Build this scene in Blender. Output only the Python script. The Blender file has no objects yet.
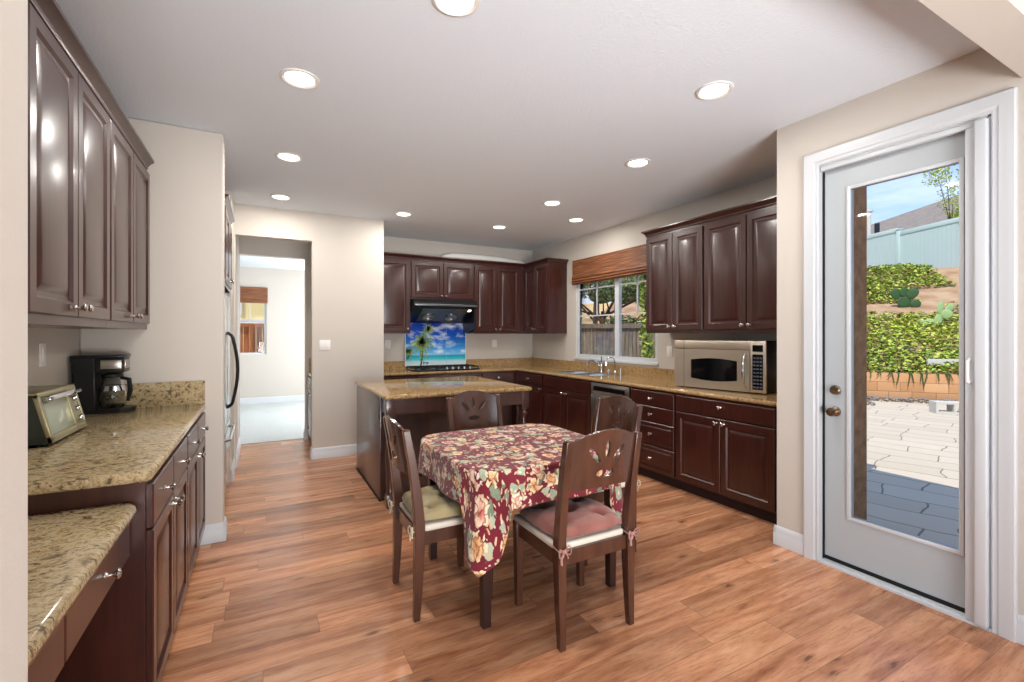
import bpy, bmesh, math, random
from mathutils import Vector, Matrix
from mathutils import noise as mnoise
random.seed(7)
PI = math.pi
S = bpy.context.scene
COL = S.collection

# ------------------------------------------------------------------ camera, world, sun, lights, exposure
TH = math.atan(251.0 / 464.0)
CT, ST = math.cos(TH), math.sin(TH)
CH = 1.40
cam_d = bpy.data.cameras.new('camera')
cam_d.sensor_width = 36.0
cam_d.lens = 464.0 / 1024.0 * 36.0
cam_d.shift_y = -6.0 / 1024.0
cam_d.clip_start = 0.05
cam_d.clip_end = 300
cam = bpy.data.objects.new('camera', cam_d)
COL.objects.link(cam)
cam.location = (0, 0, CH)
cam.rotation_euler = (PI / 2, 0, -TH)
S.camera = cam

S.view_settings.view_transform = 'Standard'
S.view_settings.look = 'None'
S.view_settings.gamma = 1.0
S.view_settings.exposure = 0.0
S.view_settings.use_curve_mapping = False

world = bpy.data.worlds.new('sky')
S.world = world
world.use_nodes = True
wn, wl = world.node_tree.nodes, world.node_tree.links
wn.clear()
wo = wn.new('ShaderNodeOutputWorld')
wb = wn.new('ShaderNodeBackground')
wt = wn.new('ShaderNodeTexCoord')
wsep = wn.new('ShaderNodeSeparateXYZ')
wramp = wn.new('ShaderNodeValToRGB')
wramp.color_ramp.elements[0].position = 0.0
wramp.color_ramp.elements[0].color = (0.82, 0.88, 0.92, 1)
wramp.color_ramp.elements[1].position = 0.6
wramp.color_ramp.elements[1].color = (0.24, 0.38, 0.70, 1)
for wp_, wc_ in ((0.14, (0.50, 0.66, 0.90, 1)), (0.30, (0.20, 0.40, 0.82, 1))):
    we_ = wramp.color_ramp.elements.new(wp_)
    we_.color = wc_
wmap = wn.new('ShaderNodeMapping')
wmap.inputs['Scale'].default_value = (2.0, 2.0, 9.0)
wmap.inputs['Rotation'].default_value = (0.3, 0.2, 0.0)
wnoi = wn.new('ShaderNodeTexNoise')
wnoi.inputs['Scale'].default_value = 1.6
wnoi.inputs['Detail'].default_value = 8
wcr = wn.new('ShaderNodeValToRGB')
wcr.color_ramp.elements[0].position = 0.52
wcr.color_ramp.elements[1].position = 0.85
wmix = wn.new('ShaderNodeMix')
wmix.data_type = 'RGBA'
wmix.inputs['B'].default_value = (0.92, 0.94, 0.97, 1)
wl.new(wt.outputs['Generated'], wsep.inputs[0])
wl.new(wsep.outputs['Z'], wramp.inputs['Fac'])
wl.new(wt.outputs['Generated'], wmap.inputs['Vector'])
wl.new(wmap.outputs[0], wnoi.inputs['Vector'])
wl.new(wnoi.outputs['Fac'], wcr.inputs['Fac'])
wl.new(wcr.outputs['Color'], wmix.inputs['Factor'])
wl.new(wramp.outputs['Color'], wmix.inputs['A'])
wl.new(wmix.outputs['Result'], wb.inputs['Color'])
wb.inputs['Strength'].default_value = 1.5
wl.new(wb.outputs[0], wo.inputs['Surface'])

def light(name, kind, loc, energy, color=(1, 1, 1), direction=None, **kw):
    d = bpy.data.lights.new(name, kind)
    d.energy = energy
    d.color = color
    for k, v in kw.items():
        setattr(d, k, v)
    o = bpy.data.objects.new(name, d)
    o.location = loc
    if direction is not None:
        o.rotation_euler = Vector(direction).to_track_quat('-Z', 'Y').to_euler()
    COL.objects.link(o)
    return o

SUN = Vector((-0.50, -0.22, 0.85)).normalized()
light('sun', 'SUN', (0, 0, 20), 4.8, (1.0, 0.93, 0.82), -SUN, angle=0.01)
# area lamps added in the unseen family room, in place of window daylight
light('family_room_fill_lamp', 'AREA', (-0.6, -4.40, 1.45), 95, (0.86, 0.93, 1.0), (0, 1, 0.32),
      shape='RECTANGLE', size=3.6, size_y=1.9)
light('family_room_side_fill_lamp', 'AREA', (-3.9, -1.9, 1.45), 42, (0.88, 0.94, 1.0), (1, 0.3, 0.30),
      shape='RECTANGLE', size=2.4, size_y=1.7)  # second added fill lamp, from the unseen left side
# soft fill light added behind the camera to brighten the kitchen ceiling
light('added_ceiling_fill', 'AREA', (0.9, -2.3, 0.6), 86, (1.0, 0.99, 0.985), (0.25, 4.1, 2.1), shape='RECTANGLE', size=2.0, size_y=1.0, spread=math.radians(100))
# area lamp added out of view to brighten the far room
light('far_room_fill_lamp', 'AREA', (2.25, 9.0, 1.5), 150, (0.96, 0.98, 1.0), (-1, 0, 0),
      shape='RECTANGLE', size=2.2, size_y=1.6)
S.cycles.max_bounces = 10
S.cycles.diffuse_bounces = 5
S.cycles.glossy_bounces = 4
S.cycles.transmission_bounces = 8
S.cycles.transparent_max_bounces = 12
S.cycles.caustics_reflective = False
S.cycles.caustics_refractive = False
S.cycles.sample_clamp_indirect = 6.0
CAN_POWER = 10.5

# ------------------------------------------------------------------ helpers
def lin(r, g, b):
    f = lambda c: (c / 255 / 12.92) if c / 255 <= 0.04045 else ((c / 255 + 0.055) / 1.055) ** 2.4
    return (f(r), f(g), f(b), 1.0)

def W(u, v, depth):                       # a point of the place seen in a given direction at a given distance
    x, z = (u - 512) / 464.0 * depth, -(v - 335) / 464.0 * depth
    return Vector((CT * x + ST * depth, -ST * x + CT * depth, CH + z))

def mat(name, color, rough=0.5, metal=0.0, spec=0.5, coat=0.0, bump=0.0, bscale=60, var=0.0, vscale=6,
        vcol=None, stretch=None, trans=0.0, ior=1.45, emit=None, estr=0.0, coat_rough=0.08, sheen=0.0):
    m = bpy.data.materials.new(name)
    m.use_nodes = True
    n, l = m.node_tree.nodes, m.node_tree.links
    p = n['Principled BSDF']
    p.inputs['Base Color'].default_value = color
    p.inputs['Roughness'].default_value = rough
    p.inputs['Metallic'].default_value = metal
    p.inputs['Specular IOR Level'].default_value = spec
    p.inputs['IOR'].default_value = ior
    p.inputs['Coat Weight'].default_value = coat
    p.inputs['Coat Roughness'].default_value = coat_rough
    p.inputs['Transmission Weight'].default_value = trans
    p.inputs['Sheen Weight'].default_value = sheen
    if emit:
        p.inputs['Emission Color'].default_value = emit
        p.inputs['Emission Strength'].default_value = estr
    tc = n.new('ShaderNodeTexCoord')
    mp = n.new('ShaderNodeMapping')
    l.new(tc.outputs['Object'], mp.inputs['Vector'])
    if stretch:
        mp.inputs['Scale'].default_value = stretch
    nz = n.new('ShaderNodeTexNoise')
    nz.inputs['Scale'].default_value = vscale
    nz.inputs['Detail'].default_value = 5
    l.new(mp.outputs[0], nz.inputs['Vector'])
    if var > 0:
        mx = n.new('ShaderNodeMix')
        mx.data_type = 'RGBA'
        c2 = vcol or tuple(min(1, c * (1 + var)) for c in color[:3]) + (1,)
        mx.inputs['A'].default_value = color if vcol else tuple(c * (1 - var) for c in color[:3]) + (1,)
        mx.inputs['B'].default_value = c2
        rp = n.new('ShaderNodeMapRange')
        rp.inputs['From Min'].default_value = 0.35
        rp.inputs['From Max'].default_value = 0.65
        l.new(nz.outputs['Fac'], rp.inputs['Value'])
        l.new(rp.outputs[0], mx.inputs['Factor'])
        l.new(mx.outputs['Result'], p.inputs['Base Color'])
    if bump > 0:
        nb = n.new('ShaderNodeTexNoise')
        nb.inputs['Scale'].default_value = bscale
        nb.inputs['Detail'].default_value = 4
        l.new(mp.outputs[0], nb.inputs['Vector'])
        b = n.new('ShaderNodeBump')
        b.inputs['Strength'].default_value = bump
        b.inputs['Distance'].default_value = 0.01
        l.new(nb.outputs['Fac'], b.inputs['Height'])
        l.new(b.outputs[0], p.inputs['Normal'])
    return m

class MB:
    """collects shapes and links them as ONE mesh object"""
    def __init__(self):
        self.v, self.f, self.mi, self.uv = [], [], [], None
        self.cur = 0
        self.M = Matrix.Identity(4)
    def mat_index(self, i):
        self.cur = i
        return self
    def add(self, verts, faces):
        b = len(self.v)
        self.v += [self.M @ Vector(p) for p in verts]
        for f in faces:
            self.f.append([b + i for i in f])
            self.mi.append(self.cur)
        return self
    def box(self, x0, x1, y0, y1, z0, z1, r=0.0, seg=2):
        if x0 > x1: x0, x1 = x1, x0
        if y0 > y1: y0, y1 = y1, y0
        if z0 > z1: z0, z1 = z1, z0
        vs = [(x, y, z) for z in (z0, z1) for y in (y0, y1) for x in (x0, x1)]
        fs = [(0, 2, 3, 1), (4, 5, 7, 6), (0, 1, 5, 4), (2, 6, 7, 3), (0, 4, 6, 2), (1, 3, 7, 5)]
        if r > 0:
            bm = bmesh.new()
            bv = [bm.verts.new(p) for p in vs]
            for f in fs:
                bm.faces.new([bv[i] for i in f])
            bmesh.ops.bevel(bm, geom=bm.edges[:], offset=r, segments=seg, profile=0.5, affect='EDGES')
            self.add_bm(bm)
            return self
        return self.add(vs, fs)
    def add_bm(self, bm):
        bm.verts.ensure_lookup_table()
        bm.verts.index_update()
        self.add([v.co.copy() for v in bm.verts], [[v.index for v in f.verts] for f in bm.faces])
        bm.free()
        return self
    def cyl(self, p0, p1, r0, r1=None, n=16, caps=True):
        r1 = r0 if r1 is None else r1
        return self.tube([p0, p1], [r0, r1], n, caps)
    def tube(self, pts, rad, n=8, caps=True, flat=1.0):
        pts = [Vector(p) for p in pts]
        if not isinstance(rad, (list, tuple)):
            rad = [rad] * len(pts)
        vs, fs = [], []
        up = None
        for i, p in enumerate(pts):
            a = pts[max(i - 1, 0)]
            b = pts[min(i + 1, len(pts) - 1)]
            t = (b - a).normalized()
            if up is None:
                up = Vector((0, 0, 1)) if abs(t.z) < 0.9 else Vector((1, 0, 0))
            s = t.cross(up).normalized()
            w = s.cross(t).normalized()
            up = w
            for k in range(n):
                an = 2 * PI * k / n
                vs.append(p + s * math.cos(an) * rad[i] + w * math.sin(an) * rad[i] * flat)
        for i in range(len(pts) - 1):
            for k in range(n):
                k2 = (k + 1) % n
                fs.append((i * n + k, i * n + k2, (i + 1) * n + k2, (i + 1) * n + k))
        if caps:
            fs.append(tuple(reversed(range(n))))
            fs.append(tuple(range((len(pts) - 1) * n, len(pts) * n)))
        return self.add(vs, fs)
    def lathe(self, prof, n=20, origin=(0, 0, 0), axis='z'):
        vs, fs = [], []
        ox, oy, oz = origin
        for r, h in prof:
            for k in range(n):
                a = 2 * PI * k / n
                c, s = r * math.cos(a), r * math.sin(a)
                if axis == 'z': vs.append((ox + c, oy + s, oz + h))
                elif axis == 'y': vs.append((ox + c, oy + h, oz - s))
                else: vs.append((ox + h, oy + c, oz + s))
        m = len(prof)
        for i in range(m - 1):
            for k in range(n):
                k2 = (k + 1) % n
                fs.append((i * n + k, i * n + k2, (i + 1) * n + k2, (i + 1) * n + k))
        fs.append(tuple(reversed(range(n))))
        fs.append(tuple(range((m - 1) * n, m * n)))
        return self.add(vs, fs)
    def prism(self, poly, z0, z1, plane='xy'):
        """extrude a polygon of 2D points"""
        n = len(poly)
        def P(a, b, c):
            return {'xy': (a, b, c), 'xz': (a, c, b), 'yz': (c, a, b)}[plane]
        vs = [P(a, b, z0) for a, b in poly] + [P(a, b, z1) for a, b in poly]
        fs = [tuple(reversed(range(n))), tuple(range(n, 2 * n))]
        for i in range(n):
            j = (i + 1) % n
            fs.append((i, j, n + j, n + i))
        return self.add(vs, fs)
    def rings(self, x0, z0, w, h, prof, y0=0.0, nz=1):
        """a raised front facing -y: rectangle loops given as (inset, height out)"""
        vs, fs = [], []
        for ins, out in prof:
            y = y0 - out
            vs += [(x0 + ins, y, z0 + ins), (x0 + w - ins, y, z0 + ins), (x0 + w - ins, y, z0 + h - ins), (x0 + ins, y, z0 + h - ins)]
        for i in range(len(prof) - 1):
            for k in range(4):
                k2 = (k + 1) % 4
                fs.append((i * 4 + k, i * 4 + k2, (i + 1) * 4 + k2, (i + 1) * 4 + k))
        L = (len(prof) - 1) * 4
        fs.append((L, L + 1, L + 2, L + 3))
        fs.append((3, 2, 1, 0))
        return self.add(vs, fs)
    def build(self, name, material, parent=None, smooth=35, bevel=0.0, subsurf=0):
        me = bpy.data.meshes.new(name)
        me.from_pydata([tuple(v) for v in self.v], [], self.f)
        mats = material if isinstance(material, (list, tuple)) else [material]
        for m in mats:
            me.materials.append(m)
        if len(mats) > 1:
            me.polygons.foreach_set('material_index', self.mi)
        if self.uv:
            uvl = me.uv_layers.new(name='UVMap')
            for lp in me.loops:
                uvl.data[lp.index].uv = self.uv[lp.vertex_index]
        me.validate()
        me.update()
        bm = bmesh.new()
        bm.from_mesh(me)
        bmesh.ops.recalc_face_normals(bm, faces=bm.faces[:])
        bm.to_mesh(me)
        bm.free()
        if smooth:
            me.polygons.foreach_set('use_smooth', [True] * len(me.polygons))
            me.set_sharp_from_angle(angle=math.radians(smooth))
        o = bpy.data.objects.new(name, me)
        COL.objects.link(o)
        if parent:
            o.parent = parent
        if bevel > 0:
            b = o.modifiers.new('bevel', 'BEVEL')
            b.width = bevel
            b.segments = 2
            b.limit_method = 'ANGLE'
        if subsurf:
            s = o.modifiers.new('subsurf', 'SUBSURF')
            s.levels = s.render_levels = subsurf
        return o

def tag(o, label=None, cat=None, group=None, kind=None):
    if label: o['label'] = label
    if cat: o['category'] = cat
    if group: o['group'] = group
    if kind: o['kind'] = kind
    return o

def thing(name, label, cat, loc=(0, 0, 0), rotz=0.0, group=None, kind=None):
    o = bpy.data.objects.new(name, None)
    o.empty_display_size = 0.1
    COL.objects.link(o)
    o.location = loc
    o.rotation_euler = (0, 0, rotz)
    return tag(o, label, cat, group, kind)

def copy_tree(o, parent=None):
    c = o.copy()
    COL.objects.link(c)
    c.parent = parent
    for ch in list(o.children):
        copy_tree(ch, c)
    return c

def struct(name, mb, m, parent=None, **kw):
    o = mb.build(name, m, parent, **kw)
    if parent is None:
        o['kind'] = 'structure'
    return o

# ------------------------------------------------------------------ materials
M = {}
M['wall'] = mat('wall_paint', lin(200, 193, 184), 0.75, bump=0.10, bscale=140)
M['ceil'] = mat('ceiling_paint', lin(224, 233, 242), 0.85, bump=0.28, bscale=70)
M['trim'] = mat('white_trim_paint', lin(202, 206, 210), 0.35)
M['doorw'] = mat('door_paint', lin(176, 183, 187), 0.38)
M['cherry'] = mat('dark_cherry_wood', lin(57, 23, 17), 0.32, coat=0.5, coat_rough=0.22, var=0.22, vscale=5, stretch=(7, 7, 0.8))
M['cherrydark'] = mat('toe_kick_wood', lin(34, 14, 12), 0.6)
M['nickel'] = mat('brushed_nickel', lin(205, 200, 195), 0.25, metal=1.0)
M['chrome'] = mat('chrome', lin(215, 220, 225), 0.10, metal=1.0)
M['steel'] = mat('stainless_steel', lin(196, 190, 182), 0.30, metal=1.0, bump=0.03, bscale=90, stretch=(1, 1, 25))
M['steellight'] = mat('warm_stainless_steel', lin(214, 202, 185), 0.34, metal=0.85)
M['black'] = mat('black_plastic', lin(20, 21, 23), 0.30)
M['blackgloss'] = mat('black_glass', lin(10, 11, 13), 0.06)
M['blackmatte'] = mat('black_rubber', lin(14, 14, 15), 0.7)
M['glass'] = None
M['white'] = mat('white_plastic', lin(232, 230, 226), 0.4)
M['fabricwhite'] = mat('cream_upholstery', lin(214, 206, 192), 0.9, bump=0.2, bscale=300)
M['pink'] = mat('mauve_cushion_fabric', lin(142, 88, 78), 0.95, sheen=0.4, var=0.16, vscale=9, bump=0.25, bscale=260)
M['sage'] = mat('sage_cushion_fabric', lin(160, 144, 106), 0.95, sheen=0.3, var=0.10, vscale=9, bump=0.25, bscale=260)
M['tiewhite'] = mat('cream_tie', lin(205, 190, 165), 0.9)
M['tiepink'] = mat('mauve_tie', lin(178, 134, 124), 0.9)
M['chairwood'] = mat('chair_walnut_wood', lin(74, 45, 33), 0.26, coat=0.6, coat_rough=0.14, var=0.25, vscale=4, stretch=(5, 5, 1))
M['tabledark'] = mat('dark_table_wood', lin(44, 22, 20), 0.35, coat=0.3)
M['vinyl'] = mat('pale_blue_vinyl', lin(186, 204, 204), 0.5)
M['bamboo'] = None

def glass_mat():
    m = bpy.data.materials.new('window_glass')
    m.use_nodes = True
    n, l = m.node_tree.nodes, m.node_tree.links
    n.clear()
    o = n.new('ShaderNodeOutputMaterial')
    t = n.new('ShaderNodeBsdfTransparent')
    g = n.new('ShaderNodeBsdfGlossy')
    g.inputs['Roughness'].default_value = 0.02
    mx = n.new('ShaderNodeMixShader')
    fr = n.new('ShaderNodeFresnel')
    fr.inputs['IOR'].default_value = 1.25
    l.new(fr.outputs[0], mx.inputs[0])
    l.new(t.outputs[0], mx.inputs[1])
    l.new(g.outputs[0], mx.inputs[2])
    l.new(mx.outputs[0], o.inputs['Surface'])
    return m
M['glass'] = glass_mat()

def N(m):
    return m.node_tree.nodes, m.node_tree.links, m.node_tree.nodes['Principled BSDF']

def ramp(n, stops, interp='LINEAR'):
    r = n.new('ShaderNodeValToRGB')
    r.color_ramp.interpolation = interp
    e = r.color_ramp.elements
    e[0].position, e[0].color = stops[0]
    e[1].position, e[1].color = stops[-1]
    for p, c in stops[1:-1]:
        x = e.new(p)
        x.color = c
    return r

def math_n(n, l, op, a, b=None, clamp=False):
    x = n.new('ShaderNodeMath')
    x.operation = op
    x.use_clamp = clamp
    for i, v in enumerate((a, b)):
        if v is None: continue
        if isinstance(v, (int, float)): x.inputs[i].default_value = v
        else: l.new(v, x.inputs[i])
    return x.outputs[0]

def mixc(n, l, fac, a, b, blend='MIX'):
    x = n.new('ShaderNodeMix')
    x.data_type = 'RGBA'
    x.blend_type = blend
    for key, v in (('Factor', fac), ('A', a), ('B', b)):
        if isinstance(v, (int, float)): x.inputs[key].default_value = v
        elif isinstance(v, tuple): x.inputs[key].default_value = v
        else: l.new(v, x.inputs[key])
    return x.outputs['Result']

def floor_mat():
    m = mat('wood_plank_floor', lin(190, 130, 92), 0.3)
    n, l, p = N(m)
    tc = n.new('ShaderNodeTexCoord')
    sp = n.new('ShaderNodeSeparateXYZ')
    l.new(tc.outputs['Object'], sp.inputs[0])
    x, y = sp.outputs['X'], sp.outputs['Y']
    PW, PL = 0.157, 1.25
    ry = math_n(n, l, 'DIVIDE', y, PW)
    row = math_n(n, l, 'FLOOR', ry)
    w1 = n.new('ShaderNodeTexWhiteNoise')
    w1.noise_dimensions = '1D'
    l.new(row, w1.inputs['W'])
    off = math_n(n, l, 'MULTIPLY', w1.outputs['Value'], 5.0)
    rx = math_n(n, l, 'ADD', math_n(n, l, 'DIVIDE', x, PL), off)
    col = math_n(n, l, 'FLOOR', rx)
    cb = n.new('ShaderNodeCombineXYZ')
    l.new(row, cb.inputs[0]); l.new(col, cb.inputs[1])
    w2 = n.new('ShaderNodeTexWhiteNoise')
    w2.noise_dimensions = '2D'
    l.new(cb.outputs[0], w2.inputs['Vector'])
    # grain
    g = n.new('ShaderNodeCombineXYZ')
    l.new(math_n(n, l, 'ADD', math_n(n, l, 'MULTIPLY', x, 1.3), math_n(n, l, 'MULTIPLY', w2.outputs['Value'], 37.0)), g.inputs[0])
    l.new(math_n(n, l, 'MULTIPLY', y, 11.0), g.inputs[1])
    l.new(math_n(n, l, 'MULTIPLY', w2.outputs['Value'], 11.0), g.inputs[2])
    nz = n.new('ShaderNodeTexNoise')
    nz.inputs['Scale'].default_value = 1.4
    nz.inputs['Detail'].default_value = 7
    nz.inputs['Distortion'].default_value = 0.7
    l.new(g.outputs[0], nz.inputs['Vector'])
    nz2 = n.new('ShaderNodeTexNoise')
    nz2.inputs['Scale'].default_value = 10
    nz2.inputs['Detail'].default_value = 9
    nz2.inputs['Roughness'].default_value = 0.68
    l.new(g.outputs[0], nz2.inputs['Vector'])
    # knots
    k = n.new('ShaderNodeCombineXYZ')
    l.new(math_n(n, l, 'MULTIPLY', x, 1.0), k.inputs[0]); l.new(math_n(n, l, 'MULTIPLY', y, 2.6), k.inputs[1]); l.new(w2.outputs['Value'], k.inputs[2])
    vo = n.new('ShaderNodeTexVoronoi')
    vo.inputs['Scale'].default_value = 3.6
    nzd = mixc(n, l, 0.12, k.outputs[0], nz2.outputs['Color'])
    l.new(nzd, vo.inputs['Vector'])
    kn = ramp(n, [(0.0, (1, 1, 1, 1)), (0.07, (0.85, 0.85, 0.85, 1)), (0.11, (0.35, 0.35, 0.35, 1)), (0.24, (0, 0, 0, 1))])
    l.new(vo.outputs['Distance'], kn.inputs['Fac'])
    base = ramp(n, [(0.25, lin(148, 96, 66)), (0.46, lin(190, 133, 98)), (0.60, lin(208, 154, 117)), (0.8, lin(220, 174, 138))])
    l.new(nz.outputs['Fac'], base.inputs['Fac'])
    fine = ramp(n, [(0.36, (0.62, 0.55, 0.50, 1)), (0.47, (0.93, 0.92, 0.91, 1)), (0.62, (1.05, 1.05, 1.05, 1))])
    l.new(nz2.outputs['Fac'], fine.inputs['Fac'])
    c = mixc(n, l, 0.7, base.outputs['Color'], fine.outputs['Color'], 'MULTIPLY')
    pv = ramp(n, [(0.0, (0.60, 0.57, 0.56, 1)), (0.30, (0.84, 0.82, 0.80, 1)), (0.6, (1.0, 0.98, 0.97, 1)), (1.0, (1.18, 1.14, 1.10, 1))])
    l.new(w2.outputs['Value'], pv.inputs['Fac'])
    c = mixc(n, l, 0.95, c, pv.outputs['Color'], 'MULTIPLY')
    kf = math_n(n, l, 'MULTIPLY', kn.outputs['Color'], 0.85)
    c = mixc(n, l, kf, c, lin(84, 46, 30))
    # seams
    fy = math_n(n, l, 'FRACT', ry)
    sy = math_n(n, l, 'MULTIPLY', math_n(n, l, 'MINIMUM', fy, math_n(n, l, 'SUBTRACT', 1.0, fy)), PW)
    fx = math_n(n, l, 'FRACT', rx)
    sx = math_n(n, l, 'MULTIPLY', math_n(n, l, 'MINIMUM', fx, math_n(n, l, 'SUBTRACT', 1.0, fx)), PL)
    sd = math_n(n, l, 'MINIMUM', sx, sy)
    sm = n.new('ShaderNodeMapRange')
    sm.inputs['From Max'].default_value = 0.003
    sm.inputs['To Min'].default_value = 0.55
    sm.inputs['To Max'].default_value = 0.0
    l.new(sd, sm.inputs['Value'])
    c = mixc(n, l, sm.outputs[0], c, lin(96, 56, 38))
    l.new(c, p.inputs['Base Color'])
    p.inputs['Roughness'].default_value = 0.27
    b = n.new('ShaderNodeBump')
    b.inputs['Strength'].default_value = 0.12
    b.inputs['Distance'].default_value = 0.004
    l.new(nz2.outputs['Fac'], b.inputs['Height'])
    l.new(b.outputs[0], p.inputs['Normal'])
    return m
M['floor'] = floor_mat()

def granite(name, gold=False):
    m = mat(name, lin(180, 160, 125), 0.10)
    n, l, p = N(m)
    tc = n.new('ShaderNodeTexCoord')
    mp = n.new('ShaderNodeMapping')
    mp.inputs['Scale'].default_value = (1, 1, 1)
    l.new(tc.outputs['Object'], mp.inputs['Vector'])
    a = n.new('ShaderNodeTexNoise'); a.inputs['Scale'].default_value = 26; a.inputs['Detail'].default_value = 8; a.inputs['Roughness'].default_value = 0.7
    a.inputs['Distortion'].default_value = 0.6
    l.new(mp.outputs[0], a.inputs['Vector'])
    mp2 = n.new('ShaderNodeMapping'); mp2.inputs['Scale'].default_value = (1, 2.0, 1); mp2.inputs['Rotation'].default_value = (0, 0, 0.5)
    l.new(tc.outputs['Object'], mp2.inputs['Vector'])
    v = n.new('ShaderNodeTexNoise'); v.inputs['Scale'].default_value = 62 if gold else 44; v.inputs['Detail'].default_value = 5; v.inputs['Roughness'].default_value = 0.65
    l.new(mp2.outputs[0], v.inputs['Vector'])
    if gold:
        st = [(0.30, lin(104, 80, 54)), (0.42, lin(156, 126, 86)), (0.52, lin(188, 158, 112)), (0.62, lin(160, 124, 80)), (0.75, lin(208, 188, 152))]
    else:
        st = [(0.30, lin(98, 80, 58)), (0.42, lin(150, 130, 96)), (0.52, lin(188, 170, 134)), (0.60, lin(150, 124, 86)), (0.75, lin(206, 196, 170))]
    r = ramp(n, st)
    l.new(a.outputs['Fac'], r.inputs['Fac'])
    lo_, hi_ = (0.42, 0.50) if gold else (0.395, 0.44)
    d = ramp(n, [(0.0, (1, 1, 1, 1)), (lo_, (1, 1, 1, 1)), (hi_, (0, 0, 0, 1)), (1, (0, 0, 0, 1))])
    l.new(v.outputs['Fac'], d.inputs['Fac'])
    f = math_n(n, l, 'MULTIPLY', d.outputs['Color'], 0.75 if not gold else 0.68)
    c = mixc(n, l, f, r.outputs['Color'], lin(62, 52, 42) if not gold else lin(98, 70, 44))
    l.new(c, p.inputs['Base Color'])
    return m
M['granite'] = granite('speckled_beige_granite')
M['granitegold'] = granite('golden_granite', True)

def cloth_mat():
    m = mat('floral_burgundy_cloth', lin(120, 24, 40), 0.85)
    n, l, p = N(m)
    tc = n.new('ShaderNodeTexCoord')
    uv = tc.outputs['UV']
    dn = n.new('ShaderNodeTexNoise'); dn.inputs['Scale'].default_value = 22; dn.inputs['Detail'].default_value = 3
    l.new(uv, dn.inputs['Vector'])
    dn2 = n.new('ShaderNodeTexNoise'); dn2.inputs['Scale'].default_value = 60; dn2.inputs['Detail'].default_value = 3
    l.new(uv, dn2.inputs['Vector'])
    du = mixc(n, l, 0.06, uv, dn.outputs['Color'])
    base = lin(112, 20, 38)
    # leaves
    v1 = n.new('ShaderNodeTexVoronoi'); v1.inputs['Scale'].default_value = 17
    l.new(du, v1.inputs['Vector'])
    s1 = n.new('ShaderNodeSeparateColor'); l.new(v1.outputs['Color'], s1.inputs[0])
    lm = math_n(n, l, 'MULTIPLY', math_n(n, l, 'LESS_THAN', v1.outputs['Distance'], 0.42), math_n(n, l, 'GREATER_THAN', s1.outputs[0], 0.22))
    lr = ramp(n, [(0.0, lin(70, 78, 66)), (0.35, lin(120, 136, 112)), (0.7, lin(176, 186, 160)), (1.0, lin(196, 176, 140))])
    l.new(math_n(n, l, 'ADD', math_n(n, l, 'MULTIPLY', s1.outputs[1], 0.6), math_n(n, l, 'MULTIPLY', dn2.outputs['Fac'], 0.4)), lr.inputs['Fac'])
    c = mixc(n, l, lm, base, lr.outputs['Color'])
    # small blossoms
    v3 = n.new('ShaderNodeTexVoronoi'); v3.inputs['Scale'].default_value = 44
    l.new(du, v3.inputs['Vector'])
    s3 = n.new('ShaderNodeSeparateColor'); l.new(v3.outputs['Color'], s3.inputs[0])
    bmk = math_n(n, l, 'MULTIPLY', math_n(n, l, 'LESS_THAN', v3.outputs['Distance'], 0.36), math_n(n, l, 'GREATER_THAN', s3.outputs[0], 0.45))
    br = ramp(n, [(0.0, lin(222, 196, 160)), (0.5, lin(214, 160, 120)), (1.0, lin(232, 222, 206))])
    l.new(s3.outputs[1], br.inputs['Fac'])
    c = mixc(n, l, bmk, c, br.outputs['Color'])
    # big roses: warped petals
    du2 = mixc(n, l, 0.045, uv, dn.outputs['Color'])
    v2 = n.new('ShaderNodeTexVoronoi'); v2.inputs['Scale'].default_value = 10.5
    v2.inputs['Randomness'].default_value = 0.8
    l.new(du2, v2.inputs['Vector'])
    s2 = n.new('ShaderNodeSeparateColor'); l.new(v2.outputs['Color'], s2.inputs[0])
    # petals from the finer cells inside each rose
    v4 = n.new('ShaderNodeTexVoronoi'); v4.inputs['Scale'].default_value = 30; v4.feature = 'DISTANCE_TO_EDGE'
    l.new(du, v4.inputs['Vector'])
    rad = math_n(n, l, 'ADD', v2.outputs['Distance'], math_n(n, l, 'MULTIPLY', math_n(n, l, 'SUBTRACT', 0.12, v4.outputs['Distance']), 0.5))
    fm = math_n(n, l, 'MULTIPLY', math_n(n, l, 'LESS_THAN', rad, 0.36), math_n(n, l, 'GREATER_THAN', s2.outputs[0], 0.16))
    f1 = ramp(n, [(0.0, lin(150, 50, 60)), (0.22, lin(206, 110, 104)), (0.5, lin(226, 186, 160)), (0.8, lin(236, 220, 196)), (1.0, lin(206, 178, 140))])
    f2 = ramp(n, [(0.0, lin(120, 60, 40)), (0.25, lin(196, 128, 84)), (0.6, lin(226, 180, 128)), (1.0, lin(236, 214, 176))])
    t = math_n(n, l, 'MULTIPLY', v2.outputs['Distance'], 2.6)
    l.new(t, f1.inputs['Fac']); l.new(t, f2.inputs['Fac'])
    fc = mixc(n, l, math_n(n, l, 'GREATER_THAN', s2.outputs[1], 0.6), f1.outputs['Color'], f2.outputs['Color'])
    pe = ramp(n, [(0.0, lin(120, 60, 62)), (0.05, lin(190, 140, 120)), (0.12, (1, 1, 1, 1))])
    l.new(v4.outputs['Distance'], pe.inputs['Fac'])
    fc = mixc(n, l, 0.75, fc, pe.outputs['Color'], 'MULTIPLY')
    c = mixc(n, l, fm, c, fc)
    l.new(c, p.inputs['Base Color'])
    p.inputs['Sheen Weight'].default_value = 0.2
    return m
M['cloth'] = cloth_mat()

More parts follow.
